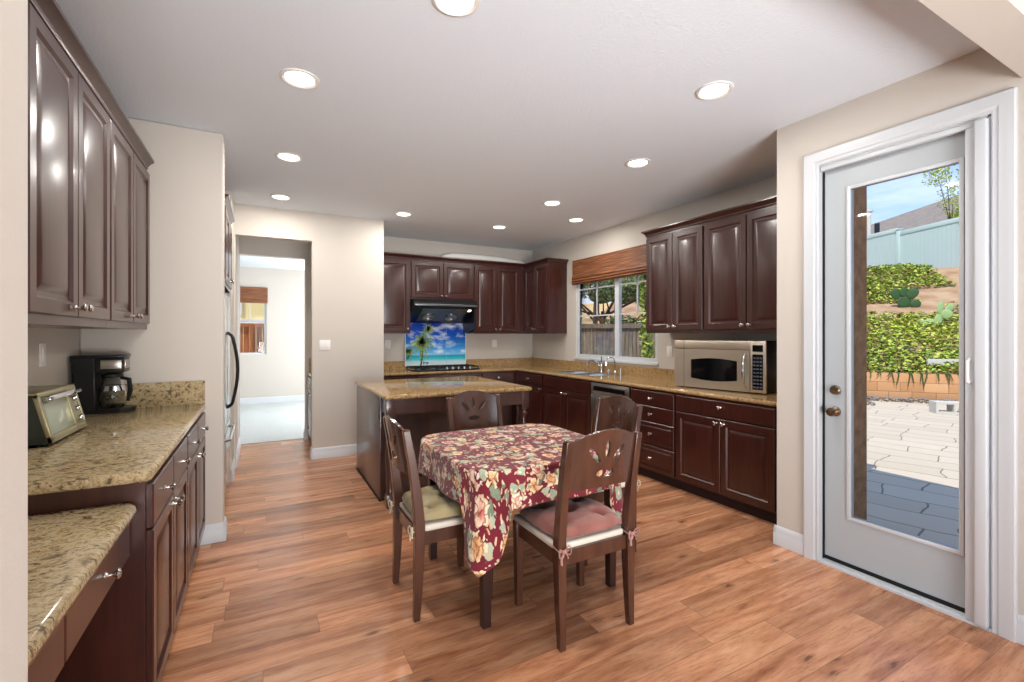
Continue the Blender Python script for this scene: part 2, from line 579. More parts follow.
def bamboo_mat():
    m = mat('woven_bamboo', lin(150, 84, 44), 0.6)
    n, l, p = N(m)
    tc = n.new('ShaderNodeTexCoord')
    mp = n.new('ShaderNodeMapping')
    mp.inputs['Scale'].default_value = (3, 3, 120)
    l.new(tc.outputs['Object'], mp.inputs['Vector'])
    nz = n.new('ShaderNodeTexNoise'); nz.inputs['Scale'].default_value = 1.0; nz.inputs['Detail'].default_value = 4
    l.new(mp.outputs[0], nz.inputs['Vector'])
    r = ramp(n, [(0.3, lin(62, 34, 20)), (0.5, lin(116, 68, 38)), (0.7, lin(160, 106, 64))])
    l.new(nz.outputs['Fac'], r.inputs['Fac'])
    l.new(r.outputs['Color'], p.inputs['Base Color'])
    return m
M['bamboo'] = bamboo_mat()

# ------------------------------------------------------------------ the room shell
CZ = 2.775
XL, XR, XD = -0.97, 3.91, 3.04
YB, YH, YN = 6.53, 5.65, 3.715
YJ = 0.75                                # far face of the beam and of the left jamb

f = MB().box(-4.2, 3.98, -4.6, 6.85, -0.12, 0.0)
struct('floor', f, M['floor'])
M['carpet'] = mat('pale_blue_grey_carpet', lin(196, 200, 198), 0.95, var=0.05, vscale=30, bump=0.5, bscale=500)
struct('floor_carpet', MB().box(-3.2, 2.5, 6.85, 10.95, -0.12, 0.006), M['carpet'])
struct('ceiling', MB().box(-4.2, 3.98, -4.6, 10.95, CZ, CZ + 0.12), M['ceil'])

struct('wall_left', MB().box(XL - 0.12, XL, YJ, YH + 0.12, 0, CZ), M['wall'])
struct('wall_nook', MB().box(XL, -0.225, YN, YN + 0.13, 0, CZ, r=0.018, seg=3), M['wall'])
struct('wall_pier', MB().box(XL, -0.25, 5.17, YH + 0.005, 0, CZ), M['wall'])
w = MB()
w.box(XL, -0.235, YH, YH + 0.12, 0, CZ)
w.box(-0.235, 0.505, YH, YH + 0.12, 2.455, CZ)
w.box(0.505, 1.30, YH, YH + 0.12, 0, CZ)
struct('wall_hall', w, M['wall'])
struct('wall_hall_return', MB().box(1.18, 1.30, YH + 0.12, YB, 0, CZ), M['wall'])
struct('wall_back', MB().box(1.18, XR + 0.07, YB, YB + 0.12, 0, CZ), M['wall'])
WY0, WY1, WZ0, WZ1 = 3.80, 5.33, 1.09, 2.36
w = MB()
w.box(XR, XR + 0.07, 1.80, WY0, 0, CZ)
w.box(XR, XR + 0.07, WY1, YB, 0, CZ)
w.box(XR, XR + 0.07, WY0, WY1, 0, WZ0)
w.box(XR, XR + 0.07, WY0, WY1, WZ1, CZ)
struct('wall_right', w, M['wall'])
DY0, DY1, DZ = 0.85, 1.62, 2.445
w = MB()
w.box(XD, XD + 0.10, -4.6, DY0, 0, CZ)
w.box(XD, XD + 0.10, DY1, 1.89, 0, CZ)
w.box(XD, XD + 0.10, DY0, DY1, DZ, CZ)
w.box(XD + 0.10, XR + 0.06, 1.805, 1.89, 0, CZ)
struct('wall_door_side', w, M['wall'])
M['stucco'] = mat('brown_stucco', lin(150, 112, 76), 0.9, var=0.25, vscale=14, bump=0.8, bscale=90)
struct('wall_exterior', MB().box(XD + 0.10, 3.985, 1.79, 1.805, -0.1, 2.95), M['stucco'])
# family room behind the camera
w = MB()
w.box(-4.2, -0.241, YJ - 0.15, YJ, 0, CZ)
struct('wall_left_jamb', w, M['wall'])
struct('wall_header_beam', MB().box(-0.241, XD, YJ - 0.15, YJ, 2.567, CZ), M['wall'])
w = MB()
w.box(-4.2, XD, -4.6, -4.5, 0, 0.5)
w.box(-4.2, XD, -4.6, -4.5, 2.4, CZ)
w.box(-4.2, -2.4, -4.6, -4.5, 0.5, 2.4)
w.box(1.2, XD, -4.6, -4.5, 0.5, 2.4)
struct('wall_rear', w, M['wall'])
w = MB()
w.box(-4.2, -4.1, -4.5, -3.1, 0, CZ)
w.box(-4.2, -4.1, -0.7, YJ - 0.15, 0, CZ)
w.box(-4.2, -4.1, -3.1, -0.7, 0, 0.6)
w.box(-4.2, -4.1, -3.1, -0.7, 2.3, CZ)
struct('wall_family_room', w, M['wall'])
# the short passage and the far room
struct('wall_passage', MB().box(-0.36, -0.24, YH + 0.12, 6.75, 0, CZ), M['wall'])
w = MB()
w.box(-3.2, -0.235, 6.75, 6.87, 0, CZ)
w.box(-0.235, 0.52, 6.75, 6.87, 2.42, CZ)
w.box(0.52, 2.5, 6.75, 6.87, 0, CZ)
struct('wall_far_opening', w, M['wall'])
struct('wall_niche', MB().box(1.12, 1.18, YH + 0.12, 6.75, 0, CZ), M['wall'])
M['farwall'] = M['wall']
w = MB()
w.box(-3.2, -1.05, 10.8, 10.92, 0, CZ)
w.box(0.10, 2.5, 10.8, 10.92, 0, CZ)
w.box(-1.05, 0.10, 10.8, 10.92, 0, 1.0)
w.box(-1.05, 0.10, 10.8, 10.92, 2.30, CZ)
struct('wall_far', w, M['farwall'])
struct('wall_far_left', MB().box(-3.3, -3.2, 6.75, 10.92, 0, CZ), M['farwall'])
w = MB()
w.box(2.4, 2.5, 6.87, 7.8, 0, CZ); w.box(2.4, 2.5, 10.2, 10.92, 0, CZ)
w.box(2.4, 2.5, 7.8, 10.2, 0, 0.6); w.box(2.4, 2.5, 7.8, 10.2, 2.35, CZ)
struct('wall_far_right', w, M['farwall'])
# roof over it all, with an eave that shades the patio
M['roof'] = mat('roof_underside', lin(190, 182, 168), 0.8)
w = MB()
w.box(-5, 3.77, -5.2, 1.75, 2.95, 3.1)
w.box(-5, 4.06, 1.75, 11.2, 2.95, 3.1)
struct('roof', w, M['roof'])

# baseboards
def baseboard(name, p0, p1, nrm):
    p0, p1, nrm = Vector(p0), Vector(p1), Vector(nrm)
    prof = [(0, 0), (0.017, 0), (0.017, 0.075), (0.012, 0.085), (0.014, 0.10), (0.006, 0.118), (0.0, 0.125)]
    vs, fs = [], []
    for p in (p0, p1):
        for o_, z in prof:
            q = p + nrm * o_
            vs.append((q.x, q.y, z + 0.001))
    k = len(prof)
    for i in range(k):
        j = (i + 1) % k
        fs.append((i, j, k + j, k + i))
    fs.append(tuple(range(k))); fs.append(tuple(reversed(range(k, 2 * k))))
    struct(name, MB().add(vs, fs), M['trim'])
baseboard('baseboard_hall', (0.505, YH, 0), (1.30, YH, 0), (0, -1, 0))
baseboard('baseboard_hall_jamb', (0.505, YH, 0), (0.505, YH + 0.12, 0), (-1, 0, 0))
baseboard('baseboard_nook', (-0.36, YN, 0), (-0.222, YN, 0), (0, -1, 0))
baseboard('baseboard_nook_end', (-0.225, YN - 0.015, 0), (-0.225, YN + 0.13, 0), (1, 0, 0))
baseboard('baseboard_pier', (-0.25, 5.15, 0), (-0.25, YH, 0), (1, 0, 0))
baseboard('baseboard_passage', (-0.24, YH + 0.0, 0), (-0.24, 6.75, 0), (1, 0, 0))
baseboard('baseboard_opening', (0.50, 6.75, 0), (0.56, 6.75, 0), (0, -1, 0))
baseboard('baseboard_opening_jamb', (0.52, 6.74, 0), (0.52, 6.87, 0), (-1, 0, 0))
baseboard('baseboard_door_left', (XD, 1.705, 0), (XD, 1.905, 0), (-1, 0, 0))
baseboard('baseboard_door_return', (XD - 0.015, 1.89, 0), (XD + 0.26, 1.89, 0), (0, 1, 0))
baseboard('baseboard_door_right', (XD, -4.5, 0), (XD, 0.775, 0), (-1, 0, 0))
baseboard('baseboard_far', (-3.2, 10.8, 0), (2.4, 10.8, 0), (0, -1, 0))

# ------------------------------------------------------------------ recessed ceiling lights
M['lamp'] = mat('lamp_lens', (1, 1, 1, 1), 0.5, emit=(1.0, 0.96, 0.88, 1), estr=6.0)
M['lampring'] = mat('lamp_trim_white', lin(226, 224, 220), 0.45)
CANS = [(0.18, 2.68, 'nearest the left cabinets'), (0.187, 3.90, 'by the nook wall corner'), (0.17, 5.07, 'just before the hallway opening'),
        (1.40, 5.13, 'in the back row before the switch wall'), (2.62, 5.18, 'in the back row before the range hood'),
        (2.62, 3.98, 'between the island and the window'), (3.25, 4.43, 'over the kitchen sink'),
        (2.60, 2.73, 'over the drawers beside the dishwasher'), (2.20, 1.72, 'nearest the patio door'),
        (0.69, 1.75, 'cut by the top edge of the photo')]
for (x, y, where) in CANS:
    x, y = x * 1.0185, y * 1.0185
    t = thing('ceiling_light', 'round lit recessed ceiling light ' + where, 'ceiling light', (x, y, CZ), group='recessed ceiling lights')
    MB().lathe([(0.098, 0.0), (0.098, -0.006), (0.086, -0.009), (0.078, -0.004), (0.070, 0.0), (0.078, 0.0)], 28).build('trim_ring', M['lampring'], t)
    MB().lathe([(0.001, -0.0005), (0.072, -0.0005), (0.072, -0.003), (0.001, -0.005)], 28).build('lens', M['lamp'], t)
    ld = bpy.data.lights.new('can_lamp', 'AREA')
    ld.shape = 'DISK'; ld.size = 0.13; ld.energy = CAN_POWER; ld.color = (1.0, 0.96, 0.90)
    lo = bpy.data.objects.new('can_lamp', ld); COL.objects.link(lo)
    lo.parent = t; lo.location = (0, 0, -0.012)

# ------------------------------------------------------------------ cabinets
DOOR = [(0, 0), (0, 0.016), (0.004, 0.020), (0.050, 0.020), (0.055, 0.015), (0.060, 0.010), (0.074, 0.009), (0.098, 0.017), (0.102, 0.018)]
DRAW = [(0, 0), (0, 0.016), (0.004, 0.020), (0.018, 0.020)]
DRAW5 = [(0, 0), (0, 0.016), (0.004, 0.020), (0.026, 0.020), (0.030, 0.012), (0.036, 0.011), (0.046, 0.017)]
KNOB = [(0.010, 0), (0.010, -0.003), (0.0055, -0.008), (0.0045, -0.018), (0.008, -0.024), (0.0145, -0.028), (0.0155, -0.032), (0.010, -0.037), (0.001, -0.038)]

def knob(parent, x, y, z):
    o = MB().lathe(KNOB, 14, (0, 0, 0), 'y').build('knob', M['nickel'], parent)
    o.location = (x, y, z)
    return o

def cabinet(name, label, cat, loc, rot, w, d, z0, h, fronts, group=None, toe=True, crown=False, side=0.0, cap=(0, 0)):
    """local frame: x along the front, front plane at y=0 facing -y, body behind it"""
    t = thing(name, label, cat, (loc[0], loc[1], 0), rot, group)
    b = MB()
    zb = z0 + (0.095 if toe else 0)
    b.box(0, w, 0.0, d, zb, z0 + h, r=0.0015, seg=1)
    if not toe:                                     # light rail under wall cabinets
        b.box(0.001, w - 0.001, -0.004, 0.018, z0 - 0.0, z0 + 0.03)
    b.build('body', M['cherry'], t)
    if toe:
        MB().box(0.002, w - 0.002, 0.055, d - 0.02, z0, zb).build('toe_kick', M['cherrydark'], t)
    if crown:
        c = MB()
        e0, e1 = cap
        top = z0 + h
        prof = [(0, -0.035), (-0.006, -0.035), (-0.010, -0.028), (-0.010, -0.018), (-0.030, 0.006), (-0.042, 0.012), (-0.042, 0.026), (0, 0.026)]
        x0, x1 = (-0.042 if e0 else 0.0), w + (0.042 if e1 else 0.0)
        vs, fs = [], []
        for sx in (0, 1):
            for (py, pz) in prof:
                xx = (py if e0 else 0) if sx == 0 else (w - py if e1 else w)
                vs.append((xx, py, top + pz))
        k = len(prof)
        for i in range(k):
            j = (i + 1) % k
            fs.append((i, j, k + j, k + i))
        fs.append(tuple(range(k))); fs.append(tuple(reversed(range(k, 2 * k))))
        c.add(vs, fs)
        for e, xx, sg in ((e0, 0, 1), (e1, w, -1)):
            if e:
                vs, fs = [], []
                for yy in (0, 1):
                    for (py, pz) in prof:
                        vs.append((xx + sg * py, (py if yy == 0 else d), top + pz))
                for i in range(k):
                    j = (i + 1) % k
                    fs.append((i, j, k + j, k + i))
                fs.append(tuple(range(k))); fs.append(tuple(reversed(range(k, 2 * k))))
                c.add(vs, fs)
        c.build('crown_moulding', M['cherry'], t)
    for fr in fronts:
        kind, x, z, fw, fh = fr[:5]
        prof = {'door': DOOR, 'drawer': DRAW, 'drawer5': DRAW5, 'panel': DRAW}[kind]
        nm = 'door' if kind == 'door' else ('drawer' if kind.startswith('drawer') else 'false_front')
        o = MB().rings(0, 0, fw, fh, prof, y0=-0.001).build(nm, M['cherry'], t, smooth=20)
        o.location = (x, 0, z)
        if len(fr) > 5 and fr[5]:
            knob(o, fr[5][0], -0.019, fr[5][1])
    return t

G = 0.006
# --- wall cabinets, left wall (faces +X): local +x runs to +Y
UB, UH = 1.435, 1.055
def two_doors(x0, w, z0, h, kz, edge=0.02, kx=0.03, top=False):
    dw = w / 2 - edge / 2 - 0.003
    zk = kz
    return [('door', x0 + edge / 2, z0, dw, h, (dw - kx, zk)), ('door', x0 + w / 2 + 0.003, z0, dw, h, (kx, zk))]
for i, (y0, lab) in enumerate([(1.945, 'near pair of dark cherry wall cabinet doors on the left, beside the pale jamb'),
                               (2.83, 'far pair of dark cherry wall cabinet doors on the left, next to the nook wall')]):
    cabinet('wall_cabinet', lab, 'cabinet', (-0.645, y0), PI / 2, 0.885, 0.32, UB, UH,
            two_doors(0, 0.885, UB + 0.035, UH - 0.10, 0.035), group='wall cabinets', toe=False, crown=True, cap=(i == 0, 0))
# --- base cabinets, left (faces +X)
LZ = 0.90
for i, (y0, lab) in enumerate([(1.995, 'dark cherry base cabinet with two drawers, next to the low desk'),
                               (2.856, 'dark cherry base cabinet with two drawers, against the nook wall')]):
    fr = []
    for k in range(2):
        x = 0.010 + k * 0.425
        fr.append(('drawer', x, 0.735, 0.419, 0.15, (0.21, 0.075)))
        fr.append(('door', x, 0.115, 0.419, 0.61, ((0.39 if k == 0 else 0.03), 0.575)))
    cabinet('base_cabinet', lab, 'cabinet', (-0.348, y0), PI / 2, 0.861, 0.60, 0, LZ, fr, group='base cabinets')
# desk drawer unit under the low granite desk
t = thing('desk_cabinet', 'cherry desk drawer box with two flat drawers under the low granite top', 'desk', (-0.408, 0.80, 0), PI / 2)
b = MB(); b.box(0, 1.19, 0.0, 0.54, 0.645, 0.793); b.build('body', M['cherry'], t)
b = MB(); b.box(0.0, 0.03, 0.02, 0.54, 0, 0.635); b.build('side_panel', M['cherry'], t)
b = MB(); b.box(0.03, 1.13, 0.50, 0.53, 0.02, 0.635); b.build('back_panel', M['cherry'], t)
for k in range(2):
    o = MB().rings(0, 0, 0.580, 0.125, DRAW, y0=-0.001).build('drawer', M['cherry'], t, smooth=20)
    o.location = (0.012 + k * 0.587, 0, 0.658)
    knob(o, 0.30, -0.019, 0.062)

# --- wall cabinets, right wall (face -X): local +x runs to -Y
RB, RT = 1.42, 2.465
RH = RT - RB
for (y1, w_, lab, cap) in [(3.63, 0.725, 'cherry wall cabinet with two doors between window and wider pair, above the microwave', (1, 0)),
                           (2.905, 0.86, 'cherry wall cabinet with two wide doors nearest the patio door', (0, 0))]:
    cabinet('wall_cabinet', lab, 'cabinet', (3.58, y1), -PI / 2, w_, 0.325, RB, RH,
            two_doors(0, w_, RB + 0.03, RH - 0.09, 0.035), group='wall cabinets', toe=False, crown=True, cap=cap)
MB().box(3.585, 3.905, 1.895, 2.043, RB, RT).build('cabinet_filler', M['cherry'])
tag(bpy.data.objects['cabinet_filler'], 'plain cherry filler strip between wall cabinets and the door wall', 'filler panel')
# corner wall cabinet on the right wall
cw = 0.655
cabinet('corner_wall_cabinet', 'cherry corner wall cabinet with two narrow doors left of the window', 'cabinet', (3.58, 6.20), -PI / 2, cw, 0.325, RB, RH,
        [('door', 0.012, RB + 0.03, 0.315, RH - 0.09, (0.285, 0.035)), ('door', 0.333, RB + 0.03, 0.31, RH - 0.09, (0.03, 0.035))],
        group='wall cabinets', toe=False, crown=True, cap=(0, 1))
# --- wall cabinets, back wall (face -Y)
BY = 6.20
cabinet('wall_cabinet', 'cherry wall cabinet with one door beside the switch wall, left of the hood', 'cabinet', (1.305, BY), 0, 0.48, 0.325, RB, RH,
        [('door', 0.012, RB + 0.03, 0.455, RH - 0.09, (0.425, 0.035))], group='wall cabinets', toe=False, crown=True)
cabinet('wall_cabinet', 'short cherry wall cabinet with two doors directly above the range hood', 'cabinet', (1.785, BY), 0, 0.935, 0.325, 1.89, RT - 1.89,
        two_doors(0, 0.935, 1.915, RT - 1.89 - 0.085, 0.03), group='wall cabinets', toe=False, crown=True)
cabinet('wall_cabinet', 'cherry wall cabinet with two tall doors right of the hood', 'cabinet', (2.72, BY), 0, 0.86, 0.325, RB, RH,
        two_doors(0, 0.76, RB + 0.03, RH - 0.09, 0.035), group='wall cabinets', toe=False, crown=True)
MB().box(3.58, 3.905, 6.20, 6.525, RB, RT).build('corner_filler', M['cherry'])
tag(bpy.data.objects['corner_filler'], 'blind cherry corner box joining the back and side wall cabinets', 'filler panel')

# --- base cabinets, right wall (face -X)
FX = 3.295
BH = 0.878
cabinet('base_cabinet', 'cherry base cabinet with one wide drawer over two doors, beside the door wall', 'cabinet', (FX, 2.975), -PI / 2, 0.935, 0.60, 0, BH,
        [('drawer', 0.012, 0.725, 0.91, 0.135, (0.455, 0.085))] +
        [('door', 0.012, 0.115, 0.451, 0.60, (0.42, 0.565)), ('door', 0.470, 0.115, 0.451, 0.60, (0.03, 0.565))], group='base cabinets')
MB().box(FX, 3.90, 1.893, 2.038, 0.0, BH).build('cabinet_filler', M['cherry'])
tag(bpy.data.objects['cabinet_filler.001'], 'plain cherry filler strip closing the base cabinets at the door wall', 'filler panel')
cabinet('base_cabinet', 'cherry stack of four drawers to the near side of the dishwasher', 'cabinet', (FX, 3.555), -PI / 2, 0.578, 0.60, 0, BH,
        [('drawer', 0.012, 0.725, 0.554, 0.135, (0.277, 0.07)), ('drawer', 0.012, 0.575, 0.554, 0.14, (0.277, 0.07)),
         ('drawer5', 0.012, 0.350, 0.554, 0.215, (0.277, 0.108)), ('drawer5', 0.012, 0.115, 0.554, 0.225, (0.277, 0.113))], group='base cabinets')
cabinet('base_cabinet', 'cherry sink base cabinet with plain false front over two doors, beyond the dishwasher', 'cabinet', (FX, 5.205), -PI / 2, 1.015, 0.60, 0, BH,
        [('panel', 0.012, 0.725, 0.99, 0.135), ('door', 0.012, 0.115, 0.491, 0.60, (0.46, 0.565)), ('door', 0.510, 0.115, 0.491, 0.60, (0.03, 0.565))],
        group='base cabinets')
cabinet('corner_base_cabinet', 'cherry corner base cabinet with a knobbed drawer over one door, far side of sink', 'cabinet', (FX, 5.92), -PI / 2, 0.71, 0.60, 0, BH,
        [('drawer', 0.10, 0.725, 0.60, 0.135, (0.25, 0.07)), ('door', 0.10, 0.115, 0.60, 0.60, (0.57, 0.565))], group='base cabinets')
# --- base cabinets, back wall
cabinet('base_cabinet', 'cherry base cabinet beside the switch wall, left of the cooktop', 'cabinet', (1.305, 5.92), 0, 0.48, 0.60, 0, BH,
        [('drawer', 0.012, 0.725, 0.456, 0.135, (0.228, 0.07)), ('door', 0.012, 0.115, 0.456, 0.60, (0.42, 0.565))], group='base cabinets')
cabinet('base_cabinet', 'cherry base cabinet directly below the cooktop, mostly behind the island', 'cabinet', (1.785, 5.92), 0, 0.925, 0.60, 0, BH,
        [('panel', 0.012, 0.725, 0.90, 0.135)] + two_doors(0, 0.925, 0.115, 0.60, 0.565), group='base cabinets')
cabinet('base_cabinet', 'cherry base cabinet with knobbed drawer right of the cooktop, against the corner', 'cabinet', (2.71, 5.92), 0, 0.585, 0.60, 0, BH,
        [('drawer', 0.012, 0.725, 0.50, 0.135, (0.25, 0.07)), ('door', 0.012, 0.115, 0.50, 0.60, (0.03, 0.565))], group='base cabinets')

# ------------------------------------------------------------------ worktops
CT0, CT1 = 0.88, 0.915
def nose(mb, p0, p1, r):
    mb.cyl(p0, p1, r, n=16)
# right / back L-shaped worktop with a sink opening
SX0, SX1, SY0, SY1 = 3.40, 3.80, 4.32, 5.08
w = MB()
XF = FX - 0.028
YF = 5.892
zc = (CT0 + CT1) / 2; rr = (CT1 - CT0) / 2
w.box(XF + rr, 3.905, 1.895, SY0, CT0, CT1)
w.box(XF + rr, 3.905, SY1, 6.525, CT0, CT1)
w.box(XF + rr, SX0, SY0, SY1, CT0, CT1)
w.box(SX1, 3.905, SY0, SY1, CT0, CT1)
w.box(1.305, XF + rr + 0.01, YF + rr, 6.525, CT0, CT1)
w.cyl((XF + rr, 1.895, zc), (XF + rr, YF + rr, zc), rr, n=16)
w.cyl((1.305, YF + rr, zc), (XF + rr, YF + rr, zc), rr, n=16)
wt_ = w.build('worktop', M['granitegold'])
tag(wt_, 'golden granite L-shaped worktop running from the door wall round to the cooktop', 'worktop')
b = MB(); b.box(3.885, 3.908, 1.895, 6.505, CT1, 1.03); b.box(1.305, 3.885, 6.505, 6.528, CT1, 1.03)
b.build('backsplash', M['granitegold'], wt_)
# left worktop
w = MB()
LX = -0.325; r2 = 0.02; LT = 0.94
w.box(XL + 0.003, LX, 1.965, YN - 0.003, LZ, LT, r=0.018, seg=4)
lw = w.build('worktop', M['granite'])
tag(lw, 'beige speckled granite worktop holding the toaster oven and coffee maker', 'worktop')
MB().box(XL + 0.003, LX - 0.004, YN - 0.028, YN - 0.003, LT, LT + 0.155).build('backsplash', M['granite'], lw)
# low desk top
w = MB()
prof = []
x0, x1, y0, y1, rc = XL + 0.003, -0.365, 0.755, 1.99, 0.035
prof = [(x0, y0), (x1, y0)] + [(x1 - rc + rc * math.cos(a), y1 - rc + rc * math.sin(a)) for a in [k * PI / 16 for k in range(9)]] + [(x0, y1)]
vs, fs = [], []
levels = [(0.016, 0.793), (0.004, 0.799), (0.0, 0.813), (0.004, 0.829), (0.016, 0.836)]
def inset_poly(poly, d):
    cx = sum(p[0] for p in poly) / len(poly); cy = sum(p[1] for p in poly) / len(poly)
    out = []
    for (px, py) in poly:
        out.append((px - d if px > cx else px, (py - d if py > cy + 0.3 else py)))
    return out
for d_, z in levels:
    vs += [(a, b_, z) for a, b_ in inset_poly(prof, d_)]
n_ = len(prof)
for i in range(len(levels) - 1):
    for k in range(n_):
        k2 = (k + 1) % n_
        fs.append((i * n_ + k, i * n_ + k2, (i + 1) * n_ + k2, (i + 1) * n_ + k))
fs.append(tuple(reversed(range(n_)))); fs.append(tuple(range((len(levels) - 1) * n_, len(levels) * n_)))
w.add(vs, fs)
tag(w.build('desk_worktop', M['granite'], smooth=50), 'low beige granite desk top in the lower corner beside the jamb', 'worktop')

# ------------------------------------------------------------------ dishwasher
t = thing('dishwasher', 'stainless dishwasher with black control strip behind the far right chair', 'dishwasher', (FX, 4.185, 0), -PI / 2)
MB().box(0.005, 0.62, 0.0, 0.58, 0.10, 0.872).build('body', M['black'], t)
b = MB(); b.box(0.008, 0.617, -0.028, 0.0, 0.115, 0.745, r=0.004); b.build('door', M['steel'], t)
b = MB(); b.box(0.008, 0.617, -0.024, 0.0, 0.752, 0.868, r=0.004)
cp = b.build('control_panel', M['steel'], t)
MB().box(0.06, 0.565, -0.030, -0.022, 0.785, 0.835, r=0.003).build('display_strip', M['blackgloss'], cp)
b = MB(); pts = [(0.05 + 0.525 * k / 12, -0.03 - 0.035 * math.sin(PI * k / 12), 0.765 - 0.02 * math.sin(PI * k / 12)) for k in range(13)]
b.tube(pts, 0.009, 8); b.build('handle', M['steel'], t)
MB().box(0.01, 0.61, 0.04, 0.5, 0.0, 0.10).build('toe_kick', M['blackmatte'], t)

# ------------------------------------------------------------------ sink and taps
t = thing('sink', 'stainless double-bowl sink set in the worktop under the window', 'sink', ((SX0 + SX1) / 2, (SY0 + SY1) / 2, CT1))
hx, hy = (SX1 - SX0) / 2 - 0.001, (SY1 - SY0) / 2 - 0.001
for s, nm in ((-1, 'bowl'), (1, 'bowl')):
    b = MB()
    ya, yb = (-hy, -0.02) if s < 0 else (0.02, hy)
    def bowl(x0, x1, y0, y1, zt, zb, th=0.004):
        vs = [(x0, y0, zt), (x1, y0, zt), (x1, y1, zt), (x0, y1, zt), (x0 + .02, y0 + .02, zb), (x1 - .02, y0 + .02, zb), (x1 - .02, y1 - .02, zb), (x0 + .02, y1 - .02, zb)]
        fs = [(0, 1, 5, 4), (1, 2, 6, 5), (2, 3, 7, 6), (3, 0, 4, 7), (4, 5, 6, 7)]
        return vs, fs
    b.add(*bowl(-hx + 0.012, hx - 0.012, ya + 0.010, yb - 0.010, 0.003, -0.20))
    b.box(-hx, hx, ya, ya + 0.011, -0.02, 0.0035); b.box(-hx, hx, yb - 0.011, yb, -0.02, 0.0035)
    b.box(-hx, -hx + 0.013, ya, yb, -0.02, 0.0035); b.box(hx - 0.013, hx, ya, yb, -0.02, 0.0035)
    bo = b.build(nm, M['chrome'], t)
    MB().lathe([(0.03, 0), (0.03, 0.004), (0.001, 0.004)], 16, (0, (ya + yb) / 2, -0.199)).build('drain', M['chrome'], bo)
MB().box(-hx, hx, -0.021, 0.021, -0.03, 0.003).build('divider', M['chrome'], t)

t = thing('faucet', 'chrome kitchen faucet with a curved spout and lever, under the window', 'faucet', (3.845, 4.70, CT1))
b = MB(); b.lathe([(0.028, 0), (0.028, 0.006), (0.022, 0.012), (0.020, 0.07), (0.023, 0.10), (0.020, 0.13), (0.010, 0.145), (0.001, 0.148)], 20)
b.build('body', M['chrome'], t)
b = MB(); b.tube([(0, 0, 0.08), (-0.05, 0.01, 0.125), (-0.11, 0.02, 0.155), (-0.16, 0.03, 0.155), (-0.195, 0.035, 0.13), (-0.20, 0.036, 0.105)], [0.016, 0.016, 0.015, 0.015, 0.016, 0.015], 14)
b.build('spout', M['chrome'], t)
b = MB(); b.tube([(0, 0, 0.13), (0.0, -0.01, 0.17), (-0.01, -0.02, 0.20)], [0.010, 0.008, 0.011], 10); b.build('lever', M['chrome'], t)
t = thing('filter_tap', 'thin chrome gooseneck filter tap between faucet and soap dispenser', 'tap', (3.85, 4.44, CT1))
MB().lathe([(0.018, 0), (0.018, 0.008), (0.009, 0.014), (0.008, 0.05)], 14).build('base', M['chrome'], t)
b = MB(); pts = [(0, 0, 0.04), (0, 0, 0.14)] + [(-0.055 + 0.055 * math.cos(a), 0.02 * (1 - math.cos(a)), 0.14 + 0.07 * math.sin(a)) for a in [k * PI / 10 for k in range(1, 11)]] + [(-0.11, 0.04, 0.11)]
b.tube(pts, 0.005, 8); b.build('spout', M['chrome'], t)
for (yy, lab, hh) in [(4.56, 'small chrome dispenser cap right beside the faucet body', 0.05), (4.34, 'chrome soap dispenser pump on the near side of the filter tap', 0.075)]:
    t = thing('soap_dispenser', lab, 'soap dispenser', (3.85, yy, CT1))
    MB().lathe([(0.017, 0), (0.017, 0.006), (0.012, 0.012), (0.012, hh * 0.7), (0.015, hh * 0.75), (0.015, hh), (0.001, hh + 0.002)], 16).build('pump_body', M['chrome'], t)
    MB().tube([(0, 0, hh - 0.01), (-0.04, 0, hh - 0.005)], 0.005, 8).build('nozzle', M['chrome'], t)

# ------------------------------------------------------------------ cooktop, hood, picture panel
t = thing('cooktop', 'black gas cooktop with five front knobs below the beach picture', 'cooktop', (2.25, 6.20, CT1))
MB().box(-0.455, 0.455, -0.255, 0.255, 0.001, 0.018, r=0.005).build('glass_top', M['blackgloss'], t)
for k, (gx, gy) in enumerate([(-0.31, -0.10), (-0.31, 0.13), (0, 0.05), (0.31, -0.10), (0.31, 0.13)]):
    b = MB(); b.lathe([(0.045, 0), (0.045, 0.010), (0.030, 0.016), (0.001, 0.017)], 18, (gx, gy, 0.017))
    bo = b.build('burner', M['blackmatte'], t)
for gx in (-0.31, 0, 0.31):
    b = MB()
    for yy in (-0.20, 0.0, 0.22):
        b.box(gx - 0.145, gx + 0.145, yy - 0.006, yy + 0.006, 0.038, 0.050)
    for xx in (-0.14, -0.05, 0.05, 0.14):
        b.box(gx + xx - 0.006, gx + xx + 0.006, -0.20, 0.22, 0.038, 0.050)
    for xx in (-0.14, 0.14):
        for yy in (-0.2, 0.22):
            b.box(gx + xx - 0.007, gx + xx + 0.007, yy - 0.007, yy + 0.007, 0.017, 0.045)
    b.build('grate', M['blackmatte'], t)
for k in range(5):
    MB().lathe([(0.019, 0), (0.019, 0.012), (0.015, 0.030), (0.001, 0.031)], 16, (-0.02 + k * 0.085, -0.215, 0.018)).build('knob', M['nickel'], t)

